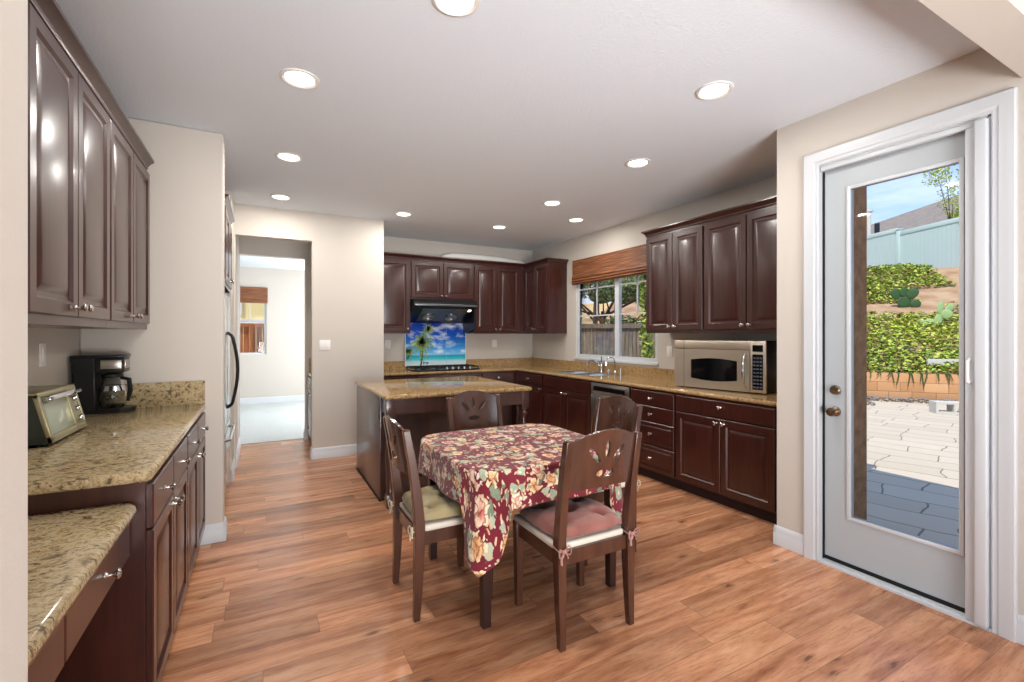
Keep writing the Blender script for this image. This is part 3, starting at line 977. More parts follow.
M['hoodgrey'] = mat('hood_grey_underside', lin(96, 98, 102), 0.3, metal=0.6)
M['hoodlamp'] = mat('hood_lamp', (1, 0.8, 0.5, 1), 0.5, emit=(1.0, 0.72, 0.36, 1), estr=3.0)
t = thing('range_hood', 'black range hood with two round fans, fixed under the short cabinet', 'range hood', (2.25, 6.52, 1.885))
b = MB(); b.prism([(-0.02, -0.0), (-0.44, -0.0), (-0.47, -0.03), (-0.47, -0.095), (-0.44, -0.115), (-0.06, -0.31), (-0.02, -0.31)], -0.455, 0.455, 'yz')
b.build('canopy', M['black'], t)
MB().box(-0.45, 0.45, -0.478, -0.468, -0.088, -0.060, r=0.002).build('front_strip', M['hoodgrey'], t)
MB().prism([(-0.425, -0.124), (-0.13, -0.276), (-0.134, -0.284), (-0.429, -0.132)], -0.33, 0.34, 'yz').build('grease_panel', M['hoodgrey'], t)
for xx in (-0.19, 0.15):
    b = MB()
    b.M = Matrix.Translation((xx, -0.24, -0.232)) @ Matrix.Rotation(math.radians(-27.2), 4, 'X')
    b.lathe([(0.085, 0.01), (0.085, -0.012), (0.072, -0.018), (0.060, -0.012), (0.060, 0.0), (0.001, 0.0)], 22)
    b.build('fan_ring', M['steel'], t)
b = MB(); b.M = Matrix.Translation((0.33, -0.40, -0.140)) @ Matrix.Rotation(math.radians(-27.2), 4, 'X')
b.box(-0.06, 0.06, -0.02, 0.02, -0.006, 0.004); b.build('lamp', M['hoodlamp'], t)
b = MB(); b.prism([(-0.02, -0.31), (-0.44, -0.115), (-0.44, -0.40), (-0.02, -0.46)], 0.425, 0.452, 'yz'); b.build('side_guard', M['black'], t)

def beach_mat():
    m = mat('beach_picture_print', (0, 0, 0, 1), 0.15)
    n, l, p = N(m)
    tc = n.new('ShaderNodeTexCoord')
    sp = n.new('ShaderNodeSeparateXYZ')
    l.new(tc.outputs['Object'], sp.inputs[0])
    z = math_n(n, l, 'DIVIDE', sp.outputs['Z'], 0.58)
    x = sp.outputs['X']
    sky = ramp(n, [(0.0, lin(226, 232, 232)), (0.10, lin(190, 226, 232)), (0.16, lin(60, 196, 206)), (0.25, lin(24, 150, 190)), (0.27, lin(120, 190, 230)),
                   (0.45, lin(60, 150, 226)), (0.75, lin(20, 90, 200)), (1.0, lin(10, 60, 170))])
    l.new(z, sky.inputs['Fac'])
    mp = n.new('ShaderNodeMapping'); mp.inputs['Scale'].default_value = (3, 1, 6); mp.inputs['Rotation'].default_value = (0, 0.5, 0)
    l.new(tc.outputs['Object'], mp.inputs['Vector'])
    nz = n.new('ShaderNodeTexNoise'); nz.inputs['Scale'].default_value = 1.7; nz.inputs['Detail'].default_value = 6
    l.new(mp.outputs[0], nz.inputs['Vector'])
    cr = ramp(n, [(0.48, (0, 0, 0, 1)), (0.68, (1, 1, 1, 1))])
    l.new(nz.outputs['Fac'], cr.inputs['Fac'])
    zm = n.new('ShaderNodeMapRange'); zm.inputs['From Min'].default_value = 0.26; zm.inputs['From Max'].default_value = 0.34
    l.new(z, zm.inputs['Value'])
    fc = math_n(n, l, 'MULTIPLY', math_n(n, l, 'MULTIPLY', cr.outputs['Color'], zm.outputs[0]), 0.85)
    c = mixc(n, l, fc, sky.outputs['Color'], lin(236, 244, 252))
    l.new(c, p.inputs['Base Color'])
    return m
t = thing('beach_picture_panel', 'glossy blue picture panel of a palm beach on the wall behind the cooktop', 'picture', (1.80, 6.50, 0.955))
PW_, PH_ = 0.915, 0.62
MB().box(0, PW_, -0.004, 0.003, 0, PH_).build('printed_face', beach_mat(), t)
fr = MB()
for (a, b_, c_, d_) in [(-0.008, 0.0, 0, PH_), (PW_, PW_ + 0.008, 0, PH_), (-0.008, PW_ + 0.008, -0.006, 0), (-0.008, PW_ + 0.008, PH_, PH_ + 0.008)]:
    fr.box(a, b_, -0.007, 0.003, c_, d_)
fr.build('edge_trim', M['white'], t)
M['palmg'] = mat('palm_green_print', lin(70, 120, 40), 0.3, var=0.5, vscale=30, vcol=lin(170, 190, 40))
M['palmt'] = mat('palm_trunk_print', lin(60, 60, 50), 0.3)
def palm(name, cx, cz, tx, tz, size, seed):
    rnd = random.Random(seed)
    b = MB()
    b.cur = 1
    pts = [(cx + (tx - cx) * s + 0.02 * math.sin(s * 3), cz + (tz - cz) * s) for s in [k / 8 for k in range(9)]]
    for i in range(8):
        a, c = pts[i], pts[i + 1]
        wa = 0.012 - 0.004 * i / 8
        b.add([(a[0] - wa, -0.0055, a[1]), (a[0] + wa, -0.0055, a[1]), (c[0] + wa * .9, -0.0055, c[1]), (c[0] - wa * .9, -0.0055, c[1])], [(0, 1, 2, 3)])
    b.cur = 0
    for k in range(11):
        an = PI * 2 * k / 11 + rnd.uniform(-0.2, 0.2)
        L = size * rnd.uniform(0.75, 1.15)
        prev = (tx, tz)
        for s in range(1, 9):
            q = s / 8
            px = tx + math.cos(an) * L * q
            pz = tz + math.sin(an) * L * q - 0.35 * L * q * q
            for sd in (-1, 1):
                ln = 0.07 * size / 0.16 * (1 - q * 0.7)
                dx, dz = math.cos(an + sd * 1.2), math.sin(an + sd * 1.2) - 0.4
                b.add([(prev[0], -0.006, prev[1]), (px, -0.006, pz), (px + dx * ln * 0.8, -0.006, pz + dz * ln * 0.8)], [(0, 1, 2)])
            prev = (px, pz)
    px_ = [v for v in b.v]
    for v in b.v:
        v.x = min(max(v.x, 0.003), PW_ - 0.003); v.z = min(max(v.z, 0.003), PH_ - 0.003)
    return b.build(name, [M['palmg'], M['palmt']], t, smooth=0)
palm('palm_motif', 0.22, 0.0, 0.235, 0.36, 0.19, 3)
palm('palm_motif', 0.30, 0.50, 0.33, 0.54, 0.10, 5)
palm('palm_motif', 0.02, 0.10, 0.04, 0.22, 0.09, 8)
b = MB(); b.box(0.25, 0.34, -0.0065, -0.004, 0.035, 0.05); b.box(0.262, 0.268, -0.0065, -0.004, 0.01, 0.08); b.box(0.32, 0.326, -0.0065, -0.004, 0.01, 0.05)
b.build('beach_chair_motif', M['palmt'], t, smooth=0)
b = MB()
for xx in (0.305, 0.61): b.box(xx - 0.0015, xx + 0.0015, -0.0068, -0.004, 0, PH_)
b.box(0, PW_, -0.0068, -0.004, 0.31, 0.3115)
b.build('tile_joint', mat('pale_joint', lin(150, 196, 220), 0.4), t, smooth=0)

# long white roll on top of the cabinets
b = MB()
pts = [(2.27, 6.37, 2.508), (2.34, 6.37, 2.53), (2.45, 6.37, 2.545), (2.75, 6.37, 2.552), (3.2, 6.37, 2.548), (3.60, 6.37, 2.53), (3.72, 6.37, 2.506)]
b.tube(pts, [0.012, 0.035, 0.052, 0.058, 0.055, 0.036, 0.012], 16)
tag(b.build('white_roll', M['white']), 'long white roll lying on top of the back wall cabinets', 'roll')

# ------------------------------------------------------------------ island
IX0, IX1, IY0, IY1 = 0.865, 2.235, 3.73, 5.08
w = MB(); w.box(IX0, IX1, IY0, IY1, 0.878, 0.915, r=0.017, seg=4)
tag(w.build('island_worktop', M['granitegold']), 'square golden granite top on the kitchen island', 'worktop')
t = thing('kitchen_island', 'dark wood kitchen island with open knee space facing the dining table', 'kitchen island', (0.885, 3.76, 0))
M['islandwood'] = mat('island_satin_wood', lin(70, 44, 38), 0.28, coat=0.6, coat_rough=0.2, var=0.15, vscale=4, stretch=(4, 4, 0.7))
L_, D_ = 1.33, 1.29
MB().box(0.0, L_, 0.30, D_, 0.012, 0.876).build('body', M['islandwood'], t)
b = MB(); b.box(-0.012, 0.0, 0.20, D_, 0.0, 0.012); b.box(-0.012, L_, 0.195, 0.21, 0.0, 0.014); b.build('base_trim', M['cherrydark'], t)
b = MB(); b.box(-0.004, 0.02, 0.205, D_, 0.014, 0.876, r=0.002); b.build('side_panel', M['islandwood'], t)
b = MB(); b.box(L_ - 0.02, L_ + 0.004, 0.205, D_, 0.014, 0.876, r=0.002); b.build('side_panel', M['islandwood'], t)
b = MB(); b.box(0.075, L_ - 0.075, 0.0, 0.022, 0.755, 0.877); b.build('apron', M['islandwood'], t)
for xx in (0.012, L_ - 0.034):
    MB().box(xx, xx + 0.022, 0.075, 0.206, 0.755, 0.877).build('apron', M['islandwood'], t)
for xx in (0.0, L_ - 0.078):
    b = MB()
    b.box(xx, xx + 0.078, 0.0, 0.078, 0.715, 0.877, r=0.003)
    c0 = (xx + 0.039, 0.039, 0)
    b.lathe([(0.030, 0.100), (0.034, 0.11), (0.026, 0.125), (0.030, 0.20), (0.035, 0.36), (0.034, 0.46), (0.024, 0.60), (0.019, 0.635), (0.026, 0.645), (0.036, 0.66),
             (0.036, 0.672), (0.024, 0.682), (0.020, 0.694), (0.034, 0.705), (0.034, 0.716)], 20, c0)
    b.box(xx + 0.005, xx + 0.073, 0.005, 0.073, 0.0, 0.105, r=0.003)
    b.build('leg', M['islandwood'], t)
MB().box(-0.010, -0.003, 0.225, 0.248, 0.68, 0.79, r=0.001).build('outlet', M['black'], t)

# ------------------------------------------------------------------ chairs
SEAT_Z = 0.445
def ellipse(cx, cz, a, b_, rot, n=16):
    out = []
    for k in range(n):
        t_ = 2 * PI * k / n
        x, z = a * math.cos(t_), b_ * math.sin(t_)
        out.append((cx + x * math.cos(rot) - z * math.sin(rot), cz + x * math.sin(rot) + z * math.cos(rot)))
    return out

def chair_proto():
    """faces +y, origin at floor under the middle of the seat"""
    t = thing('dining_chair', '', 'chair')
    Wd, Dd = 0.218, 0.205
    def slanted(path, sx, sy):
        b = MB()
        vs, fs = [], []
        for (cx, cy, z, a, c) in path:
            a, c = a * 1.14, c * 1.14
            vs += [(cx - a, cy - c, z), (cx + a, cy - c, z), (cx + a, cy + c, z), (cx - a, cy + c, z)]
        for i in range(len(path) - 1):
            for k in range(4):
                k2 = (k + 1) % 4
                fs.append((i * 4 + k, i * 4 + k2, (i + 1) * 4 + k2, (i + 1) * 4 + k))
        fs.append((3, 2, 1, 0)); L = (len(path) - 1) * 4; fs.append((L, L + 1, L + 2, L + 3))
        b.add(vs, fs)
        return b
    for s in (-1, 1):
        x = s * (Wd - 0.018)
        p = [(x, -Dd - 0.010, 0.0, 0.013, 0.014), (x, -Dd - 0.002, 0.18, 0.017, 0.018), (x, -Dd + 0.004, 0.38, 0.019, 0.022), (x, -Dd + 0.004, 0.48, 0.018, 0.022),
             (x, -Dd - 0.010, 0.62, 0.017, 0.020), (x, -Dd - 0.033, 0.78, 0.016, 0.018), (x, -Dd - 0.062, 0.935, 0.015, 0.015), (x, -Dd - 0.064, 0.942, 0.010, 0.010)]
        slanted(p, 1, 1).build('rear_leg', M['chairwood'], t, bevel=0.003)
        x = s * (Wd - 0.020)
        p = [(x, Dd - 0.026, 0.0, 0.014, 0.014), (x, Dd - 0.026, 0.25, 0.018, 0.018), (x, Dd - 0.026, 0.435, 0.021, 0.021)]
        slanted(p, 1, 1).build('front_leg', M['chairwood'], t, bevel=0.003)
    b = MB()
    b.box(-Wd + 0.03, Wd - 0.03, Dd - 0.038, Dd - 0.014, 0.365, 0.432)
    b.box(-Wd + 0.03, Wd - 0.03, -Dd - 0.006, -Dd + 0.014, 0.365, 0.432)
    for s in (-1, 1):
        xx = s * (Wd - 0.018)
        b.box(xx - 0.011, xx + 0.011, -Dd + 0.02, Dd - 0.04, 0.365, 0.432)
    b.build('seat_rail', M['chairwood'], t, bevel=0.002)
    # upholstered seat
    MB().box(-Wd + 0.001, Wd - 0.001, -Dd + 0.028, Dd + 0.004, 0.430, 0.462, r=0.012, seg=3).box(-Wd + 0.042, Wd - 0.042, -Dd + 0.004, -Dd + 0.06, 0.430, 0.460, r=0.010, seg=3).build('seat', M['fabricwhite'], t)
    # curved back panel with the cut flower
    bm = bmesh.new()
    hw = Wd - 0.036
    z0, z1 = 0.70, 0.925
    outer = [(-hw + 2 * hw * k / 16, z0 + 0.012 * math.sin(PI * k / 16)) for k in range(17)]
    outer += [(hw - 2 * hw * k / 24, z1 + 0.052 * math.sin(PI * k / 24) ** 0.8) for k in range(0, 25)]
    loops = [outer, ellipse(0, 0.775, 0.050, 0.020, 0), ellipse(0, 0.888, 0.0145, 0.044, 0),
             ellipse(-0.068, 0.864, 0.0155, 0.046, math.radians(40)), ellipse(0.068, 0.864, 0.0155, 0.046, math.radians(-40))]
    for lp in loops:
        vv = [bm.verts.new((x, 0, z)) for x, z in lp]
        for i in range(len(vv)):
            bm.edges.new((vv[i], vv[(i + 1) % len(vv)]))
    bmesh.ops.triangle_fill(bm, edges=bm.edges[:], use_beauty=True, use_dissolve=False)
    for k in range(1, 16):
        x = -hw + 2 * hw * k / 16
        bmesh.ops.bisect_plane(bm, geom=bm.verts[:] + bm.edges[:] + bm.faces[:], plane_co=(x, 0, 0), plane_no=(1, 0, 0))
    r_ = bmesh.ops.extrude_face_region(bm, geom=bm.faces[:])
    for v in [g for g in r_['geom'] if isinstance(g, bmesh.types.BMVert)]:
        v.co.y += 0.016
    def lean(z):
        pts_ = [(0.62, -0.010), (0.78, -0.033), (0.942, -0.062), (1.0, -0.073)]
        for (a, ya), (b_, yb) in zip(pts_, pts_[1:]):
            if z <= b_:
                return ya + (yb - ya) * (z - a) / (b_ - a)
        return pts_[-1][1]
    for v in bm.verts:
        v.co.y += -Dd + lean(v.co.z) - 0.008 - 0.030 * (1 - (v.co.x / hw) ** 2)
    b = MB(); b.add_bm(bm)
    b.build('backrest', M['chairwood'], t, smooth=30)
    return t

def cushion_proto(color, tie):
    """origin at the seat top, faces +y like the chair"""
    t = thing('seat_cushion', '', 'cushion')
    n = 30
    hwx, hwy = 0.214, 0.203
    b = MB()
    vs, fs = [], []
    tufts = [(0, 0), (-0.105, 0.10), (0.105, 0.10), (-0.105, -0.10), (0.105, -0.10)]
    def prof(x, y):
        ex = 1 - abs(x) ** 4; ey = 1 - abs(y) ** 4
        return max(0.0, ex * ey) ** 0.40
    for side in (1, -1):
        for j in range(n + 1):
            for i in range(n + 1):
                u_, v_ = -1 + 2 * i / n, -1 + 2 * j / n
                # squircle mapping
                x = u_ * hwx * (1 - 0.10 * v_ * v_)
                y = v_ * hwy * (1 - 0.10 * u_ * u_)
                e = prof(u_, v_)
                if side > 0:
                    z = 0.018 + 0.056 * e
                    for (tx, ty) in tufts:
                        d = math.hypot(x - tx, y - ty)
                        z -= 0.040 * math.exp(-(d / 0.030) ** 2)
                        ang = math.atan2(y - ty, x - tx)
                        z -= 0.014 * math.exp(-(d / 0.075) ** 2) * (0.5 + 0.5 * math.cos(4 * ang + 0.7))
                    for k in range(4):                       # creases from tuft to tuft
                        cx_, cy_ = tufts[k + 1]
                        L2 = cx_ * cx_ + cy_ * cy_
                        q = (x * cx_ + y * cy_) / L2
                        if 0 < q < 1.9:
                            dd = abs(x * cy_ - y * cx_) / math.sqrt(L2)
                            z -= 0.012 * math.exp(-(dd / 0.012) ** 2) * min(1, (1.9 - q) * 2)
                    z += 0.006 * mnoise.noise(Vector((x * 22, y * 22, 1.3)))
                else:
                    z = 0.018 - 0.012 * e
                vs.append((x, y, z))
    m_ = (n + 1) ** 2
    for j in range(n):
        for i in range(n):
            a = j * (n + 1) + i
            fs.append((a, a + 1, a + n + 2, a + n + 1))
            fs.append((m_ + a, m_ + a + n + 1, m_ + a + n + 2, m_ + a + 1))
    rim = [i for i in range(n + 1)] + [j * (n + 1) + n for j in range(1, n + 1)] + [n * (n + 1) + i for i in range(n - 1, -1, -1)] + [j * (n + 1) for j in range(n - 1, 0, -1)]
    for k in range(len(rim)):
        a, c = rim[k], rim[(k + 1) % len(rim)]
        fs.append((a, m_ + a, m_ + c, c))
    b.add(vs, fs)
    b.build('cushion_pad', color, t, smooth=80)
    for s in (-1, 1):
        b = MB()
        px, py = s * 0.200, -0.230
        for sg in (-1, 1):
            loop = [(px + sg * (0.004 + 0.028 * math.sin(PI * k / 8)), py - 0.006 - 0.010 * math.sin(PI * k / 8), -0.018 + 0.020 * math.sin(2 * PI * k / 8) + sg * 0.004) for k in range(9)]
            b.tube(loop, 0.0042, 6, flat=0.6)
            tail = [(px, py - 0.004, -0.018), (px + sg * 0.010, py - 0.014, -0.032), (px + sg * 0.018, py - 0.012, -0.046), (px + sg * 0.016, py - 0.010, -0.062 + 0.012 * sg)]
            b.tube(tail, [0.004, 0.0045, 0.005, 0.006], 6, flat=0.5)
        b.lathe([(0.001, -0.008), (0.008, -0.004), (0.008, 0.004), (0.001, 0.008)], 10, (px, py - 0.008, -0.018))
        # band round the post
        b.tube([(px - 0.024, py - 0.004, -0.018), (px - 0.024, py + 0.05, -0.012), (px - s * 0.01, py + 0.065, -0.002)], 0.004, 6, flat=0.6)
        b.tube([(px - 0.026, py - 0.005, -0.018), (px + 0.026, py - 0.005, -0.018)], 0.0045, 6, flat=0.6)
        b.build('tie', tie, t, smooth=60)
    return t

ch0 = chair_proto()
cuA = cushion_proto(M['pink'], M['tiepink'])
cuB = cushion_proto(M['sage'], M['tiewhite'])
CHAIRS = [  # x, y, rotation, chair label, cushion prototype, cushion label
    (1.375, 1.925, 0.0, 'walnut dining chair nearest the camera, its cut-out back turned to us', cuA, 'tufted mauve cushion tied on the nearest dining chair'),
    (0.885, 2.425, -PI / 2, 'walnut dining chair at the left side of the table, seen side-on', cuB, 'tufted sage cushion tied on the chair left of the table'),
    (1.415, 2.955, PI, 'walnut dining chair between the table and the island, facing us', None, None),
    (1.905, 2.47, PI / 2, 'walnut dining chair right of the table, in front of the dishwasher', cuB, 'pale sage cushion on the chair right of the table'),
]
first = True; used = set()
for (x, y, rz, lab, cu, cl) in CHAIRS:
    c = ch0 if first else copy_tree(ch0)
    first = False
    c.location = (x, y, 0); c.rotation_euler = (0, 0, rz)
    tag(c, lab, 'chair', 'dining chairs round the table')
    if cu:
        k = cu if id(cu) not in used else copy_tree(cu)
        used.add(id(cu))
        k.location = (x, y, 0.4635); k.rotation_euler = (0, 0, rz)
        tag(k, cl, 'cushion', 'dining chair cushions')

# ------------------------------------------------------------------ dining table and cloth
TX, TY = 1.335, 2.41
t = thing('dining_table', 'square dark wood dining table under the floral cloth', 'table', (TX, TY, 0))
HT, RC = 0.47, 0.17
def rsq(h, r, n=10):
    out = []
    for q, (sx, sy) in enumerate([(1, 1), (-1, 1), (-1, -1), (1, -1)]):
        for k in range(n + 1):
            a = q * PI / 2 + k * PI / 2 / n
            out.append((sx * (h - r) + r * math.cos(a), sy * (h - r) + r * math.sin(a)))
    return out
MB().prism(rsq(HT - 0.003, RC), 0.728, 0.757).build('tabletop', M['tabledark'], t)
b = MB()
for s in (-1, 1):
    b.box(-0.37, 0.37, s * 0.385 - 0.011, s * 0.385 + 0.011, 0.655, 0.728)
    b.box(s * 0.385 - 0.011, s * 0.385 + 0.011, -0.37, 0.37, 0.655, 0.728)
b.build('apron', M['tabledark'], t)
for sx in (-1, 1):
    for sy in (-1, 1):
        cx, cy = sx * 0.386, sy * 0.388
        b = MB()
        vs = []
        for (z, a) in [(0, 0.021), (0.728, 0.029)]:
            vs += [(cx - a, cy - a, z), (cx + a, cy - a, z), (cx + a, cy + a, z), (cx - a, cy + a, z)]
        b.add(vs, [(3, 2, 1, 0), (4, 5, 6, 7), (0, 1, 5, 4), (1, 2, 6, 5), (2, 3, 7, 6), (3, 0, 4, 7)])
        b.build('leg', M['tabledark'], t, bevel=0.003)

def cloth():
    n = 150
    HC = 0.66
    ZT = 0.762
    ox, oy = 0.0, 0.0
    vs, fs, uvs = [], [], []
    for j in range(n + 1):
        for i in range(n + 1):
            px, py = -HC + 2 * HC * i / n, -HC + 2 * HC * j / n
            uvs.append((px, py))
            px += ox; py += oy
            # nearest point on the rounded square
            qx, qy = max(-(HT - RC), min(HT - RC, px)), max(-(HT - RC), min(HT - RC, py))
            dx, dy = px - qx, py - qy
            d = math.hypot(dx, dy) - RC
            if d > 0 and dy < 0:
                d *= 1 + (0.75 if dx < 0 else 0.5) * abs(math.sin(2 * math.atan2(dy, dx))) ** 1.5      # the long corner
            if d > 0.44: d = 0.44 + (d - 0.44) * 0.35
            if d <= 0:
                vs.append((px, py, ZT + 0.0012 * mnoise.noise(Vector((px * 6, py * 6, 0)))))
                continue
            nx, ny = dx / (d + RC), dy / (d + RC)
            ang = math.atan2(ny, nx)
            bx, by = qx + nx * RC, qy + ny * RC
            R = 0.012
            if d < R * PI / 2:
                o_ = R * math.sin(d / R); z = ZT - R * (1 - math.cos(d / R)); e = 0.0
            else:
                e = d - R * PI / 2
                corner = abs(math.sin(2 * ang)) ** 1.5 if abs(dx) > 1e-6 and abs(dy) > 1e-6 else 0.0
                per = (bx * 1.0 - by * 1.0) if corner < 0.05 else 0
                wave = math.sin((bx + 0.3) * 17 + 1.0) * abs(ny) + math.sin((by + 0.1) * 15 + 2.0) * abs(nx)
                fold = 0.012 * wave * min(1, e / 0.15)
                cf = corner * (0.22 * min(e, 0.5) * (0.6 + 0.4 * math.cos(8 * (ang - PI / 4) + 0.5)) + 0.0)
                o_ = R + 0.10 * e * (1 - corner) * 0.6 + fold * (1 - 0.5 * corner) + cf
                z = ZT - R - e * 0.992
            if e > 0:
                # twist corner folds sideways so that the hem runs in soft curves
                dl = (ang - PI / 4) % (PI / 2)
                dl = dl - PI / 2 if dl > PI / 4 else dl
                tw = 0.24 * e * math.sin(4 * dl) if corner > 0 else 0.0
                bx += -ny * tw; by += nx * tw
            vs.append((bx + nx * o_, by + ny * o_, z))
    for j in range(n):
        for i in range(n):
            a = j * (n + 1) + i
            fs.append((a, a + 1, a + n + 2, a + n + 1))
    b = MB(); b.add(vs, fs); b.uv = uvs
    return b
co = cloth().build('tablecloth', M['cloth'], smooth=180)
co.location = (TX, TY, 0)
sm = co.modifiers.new('thickness', 'SOLIDIFY'); sm.thickness = 0.0015; sm.offset = 1
tag(co, 'burgundy floral tablecloth draped over the dining table with a low hanging corner', 'tablecloth')

# ------------------------------------------------------------------ microwave on the worktop
P0, P1 = Vector((3.44, 3.13, 0)), Vector((3.585, 2.32, 0))
ang = math.atan2(P1.y - P0.y, P1.x - P0.x)
mw = (P1 - P0).length
t = thing('microwave_oven', 'wide stainless microwave oven standing askew on the worktop by the door wall', 'microwave', (P0.x, P0.y, CT1), ang)
MH, MD = 0.436, 0.295
z0 = 0.010
MB().box(0.005, mw, 0.022, MD, z0, MH, r=0.003).build('casing', M['black'], t)
b = MB(); b.box(0, mw - 0.125, 0, 0.024, z0 + 0.35, MH, r=0.004); b.build('vent_grille', M['steellight'], t)
d_ = MB()
bm = bmesh.new()
xa, xb, za, zb = 0.0, mw - 0.127, z0, z0 + 0.347
wx0, wx1, wz0, wz1 = 0.165, xb - 0.105, 0.095, 0.262
win = [(wx0, wz0 + 0.0), (wx0, wz1)] + [(wx0 + (wx1 - wx0) * k / 12, wz1 + 0.018 * math.sin(PI * k / 12)) for k in range(1, 12)] + [(wx1, wz1), (wx1, wz0)] + \
      [(wx1 - (wx1 - wx0) * k / 12, wz0 - 0.018 * math.sin(PI * k / 12)) for k in range(1, 12)]
for lp in ([(xa, za), (xb, za), (xb, zb), (xa, zb)], win):
    vv = [bm.verts.new((x, 0, z)) for x, z in lp]
    for i in range(len(vv)):
        bm.edges.new((vv[i], vv[(i + 1) % len(vv)]))
bmesh.ops.triangle_fill(bm, edges=bm.edges[:], use_beauty=True, use_dissolve=False)
r_ = bmesh.ops.extrude_face_region(bm, geom=bm.faces[:])
for v in [g for g in r_['geom'] if isinstance(g, bmesh.types.BMVert)]:
    v.co.y += 0.022
d_.add_bm(bm)
dr = d_.build('door', M['steellight'], t)
MB().box(wx0 - 0.01, wx1 + 0.01, 0.008, 0.020, wz0 - 0.025, wz1 + 0.025).build('door_window', M['blackgloss'], dr)
MB().box(0.098, 0.101, -0.001, 0.002, z0, MH).build('seam', M['black'], dr)
b = MB(); b.tube([(xb - 0.035, -0.002, 0.045), (xb - 0.035, -0.030, 0.075), (xb - 0.035, -0.045, 0.18), (xb - 0.035, -0.030, 0.29), (xb - 0.035, -0.002, 0.325)],
                 [0.010, 0.012, 0.013, 0.012, 0.010], 12); b.build('handle', M['chrome'], dr)
cp = MB().box(mw - 0.124, mw, 0, 0.024, z0, MH, r=0.004).build('control_panel', M['steellight'], t)
b = MB(); b.box(mw - 0.105, mw - 0.022, -0.002, 0.002, 0.035, 0.325); b.build('keypad', M['blackgloss'], cp)
b = MB(); b.box(mw - 0.105, mw - 0.022, -0.002, 0.002, 0.348, 0.402); b.build('display', M['blackgloss'], cp)
b = MB()
for r__ in range(9):
    for c__ in range(3):
        b.box(mw - 0.098 + c__ * 0.026, mw - 0.098 + c__ * 0.026 + 0.018, -0.0035, -0.001, 0.048 + r__ * 0.030, 0.048 + r__ * 0.030 + 0.014)
b.build('keys', mat('key_grey', lin(90, 96, 112), 0.4), cp)
b = MB()
for xx in (0.05, mw - 0.05):
    for yy in (0.05, MD - 0.05):
        b.cyl((xx, yy, 0), (xx, yy, z0 + 0.002), 0.014, n=10)
b.build('feet', M['blackmatte'], t)

# ------------------------------------------------------------------ toaster oven
t = thing('toaster_oven', 'silver toaster oven with glass door on the left worktop beside the jamb', 'toaster oven', (-0.76, 2.575, LT), PI / 2)
TW, TD, TH_ = 0.43, 0.195, 0.215
b = MB(); b.prism([(0.004, 0.012), (TD, 0.012), (TD, TH_), (0.062, TH_), (0.050, TH_ - 0.004)], 0.004, TW - 0.004, 'yz')
# prism in 'yz' extrudes along x
M['oven'] = mat('toaster_dark_shell', lin(44, 50, 42), 0.35)
M['oventop'] = mat('toaster_champagne', lin(168, 160, 128), 0.35, metal=0.7)
M['ovenglass'] = mat('toaster_glass', lin(150, 158, 140), 0.08, spec=0.8)
b.build('shell', M['oven'], t)
MB().box(0.0, TW, 0.056, TD + 0.001, TH_ - 0.001, TH_ + 0.005, r=0.002).build('top_cover', M['oventop'], t)
sl = math.atan2(0.050, TH_ - 0.01)
def slope_part(nm, m, x0, x1, s0, s1, o0, o1, r=0.002, par=None):
    b = MB(); b.M = Matrix.Translation((0, 0.004, 0.012)) @ Matrix.Rotation(-sl, 4, 'X')
    b.box(x0, x1, o0, o1, s0, s1, r=r); return b.build(nm, m, par or t)
SLL = math.hypot(0.05, TH_ - 0.012)
fr = MB(); fr.M = Matrix.Translation((0, 0.004, 0.012)) @ Matrix.Rotation(-sl, 4, 'X')
for a in [(0, 0.022, 0, SLL), (0.30, 0.325, 0, SLL), (TW - 0.018, TW, 0, SLL), (0, TW, 0, 0.03), (0, TW, SLL - 0.018, SLL + 0.004)]:
    fr.box(a[0], a[1], -0.014, 0.004, a[2], a[3], r=0.003)
fr.build('front_frame', M['oventop'], t)
dr = slope_part('glass_door', M['ovenglass'], 0.022, 0.300, 0.030, SLL - 0.020, -0.008, 0.0)
slope_part('control_panel', M['oventop'], 0.325, TW - 0.018, 0.030, SLL - 0.018, -0.008, 0.0)
b = MB(); b.M = Matrix.Translation((0, 0.004, 0.012)) @ Matrix.Rotation(-sl, 4, 'X')
b.box(0.03, 0.41, -0.040, -0.024, SLL - 0.040, SLL - 0.018, r=0.005); b.box(0.04, 0.055, -0.03, -0.005, SLL - 0.036, SLL - 0.022); b.box(0.27, 0.285, -0.03, -0.005, SLL - 0.036, SLL - 0.022)
b.build('handle', M['chrome'], dr)
for k in range(3):
    b = MB(); b.M = Matrix.Translation((0, 0.004, 0.012)) @ Matrix.Rotation(-sl, 4, 'X')
    b.lathe([(0.014, 0), (0.014, -0.012), (0.010, -0.018), (0.001, -0.018)], 14, (0.367, -0.008, 0.052 + k * 0.048), 'y')
    b.build('knob', M['chrome'], t)
for (xx, yy) in [(0.04, 0.03), (TW - 0.04, 0.03), (0.04, TD - 0.03), (TW - 0.04, TD - 0.03)]:
    MB().cyl((xx, yy, 0), (xx, yy, 0.013), 0.012, n=12).build('foot', M['blackmatte'], t)

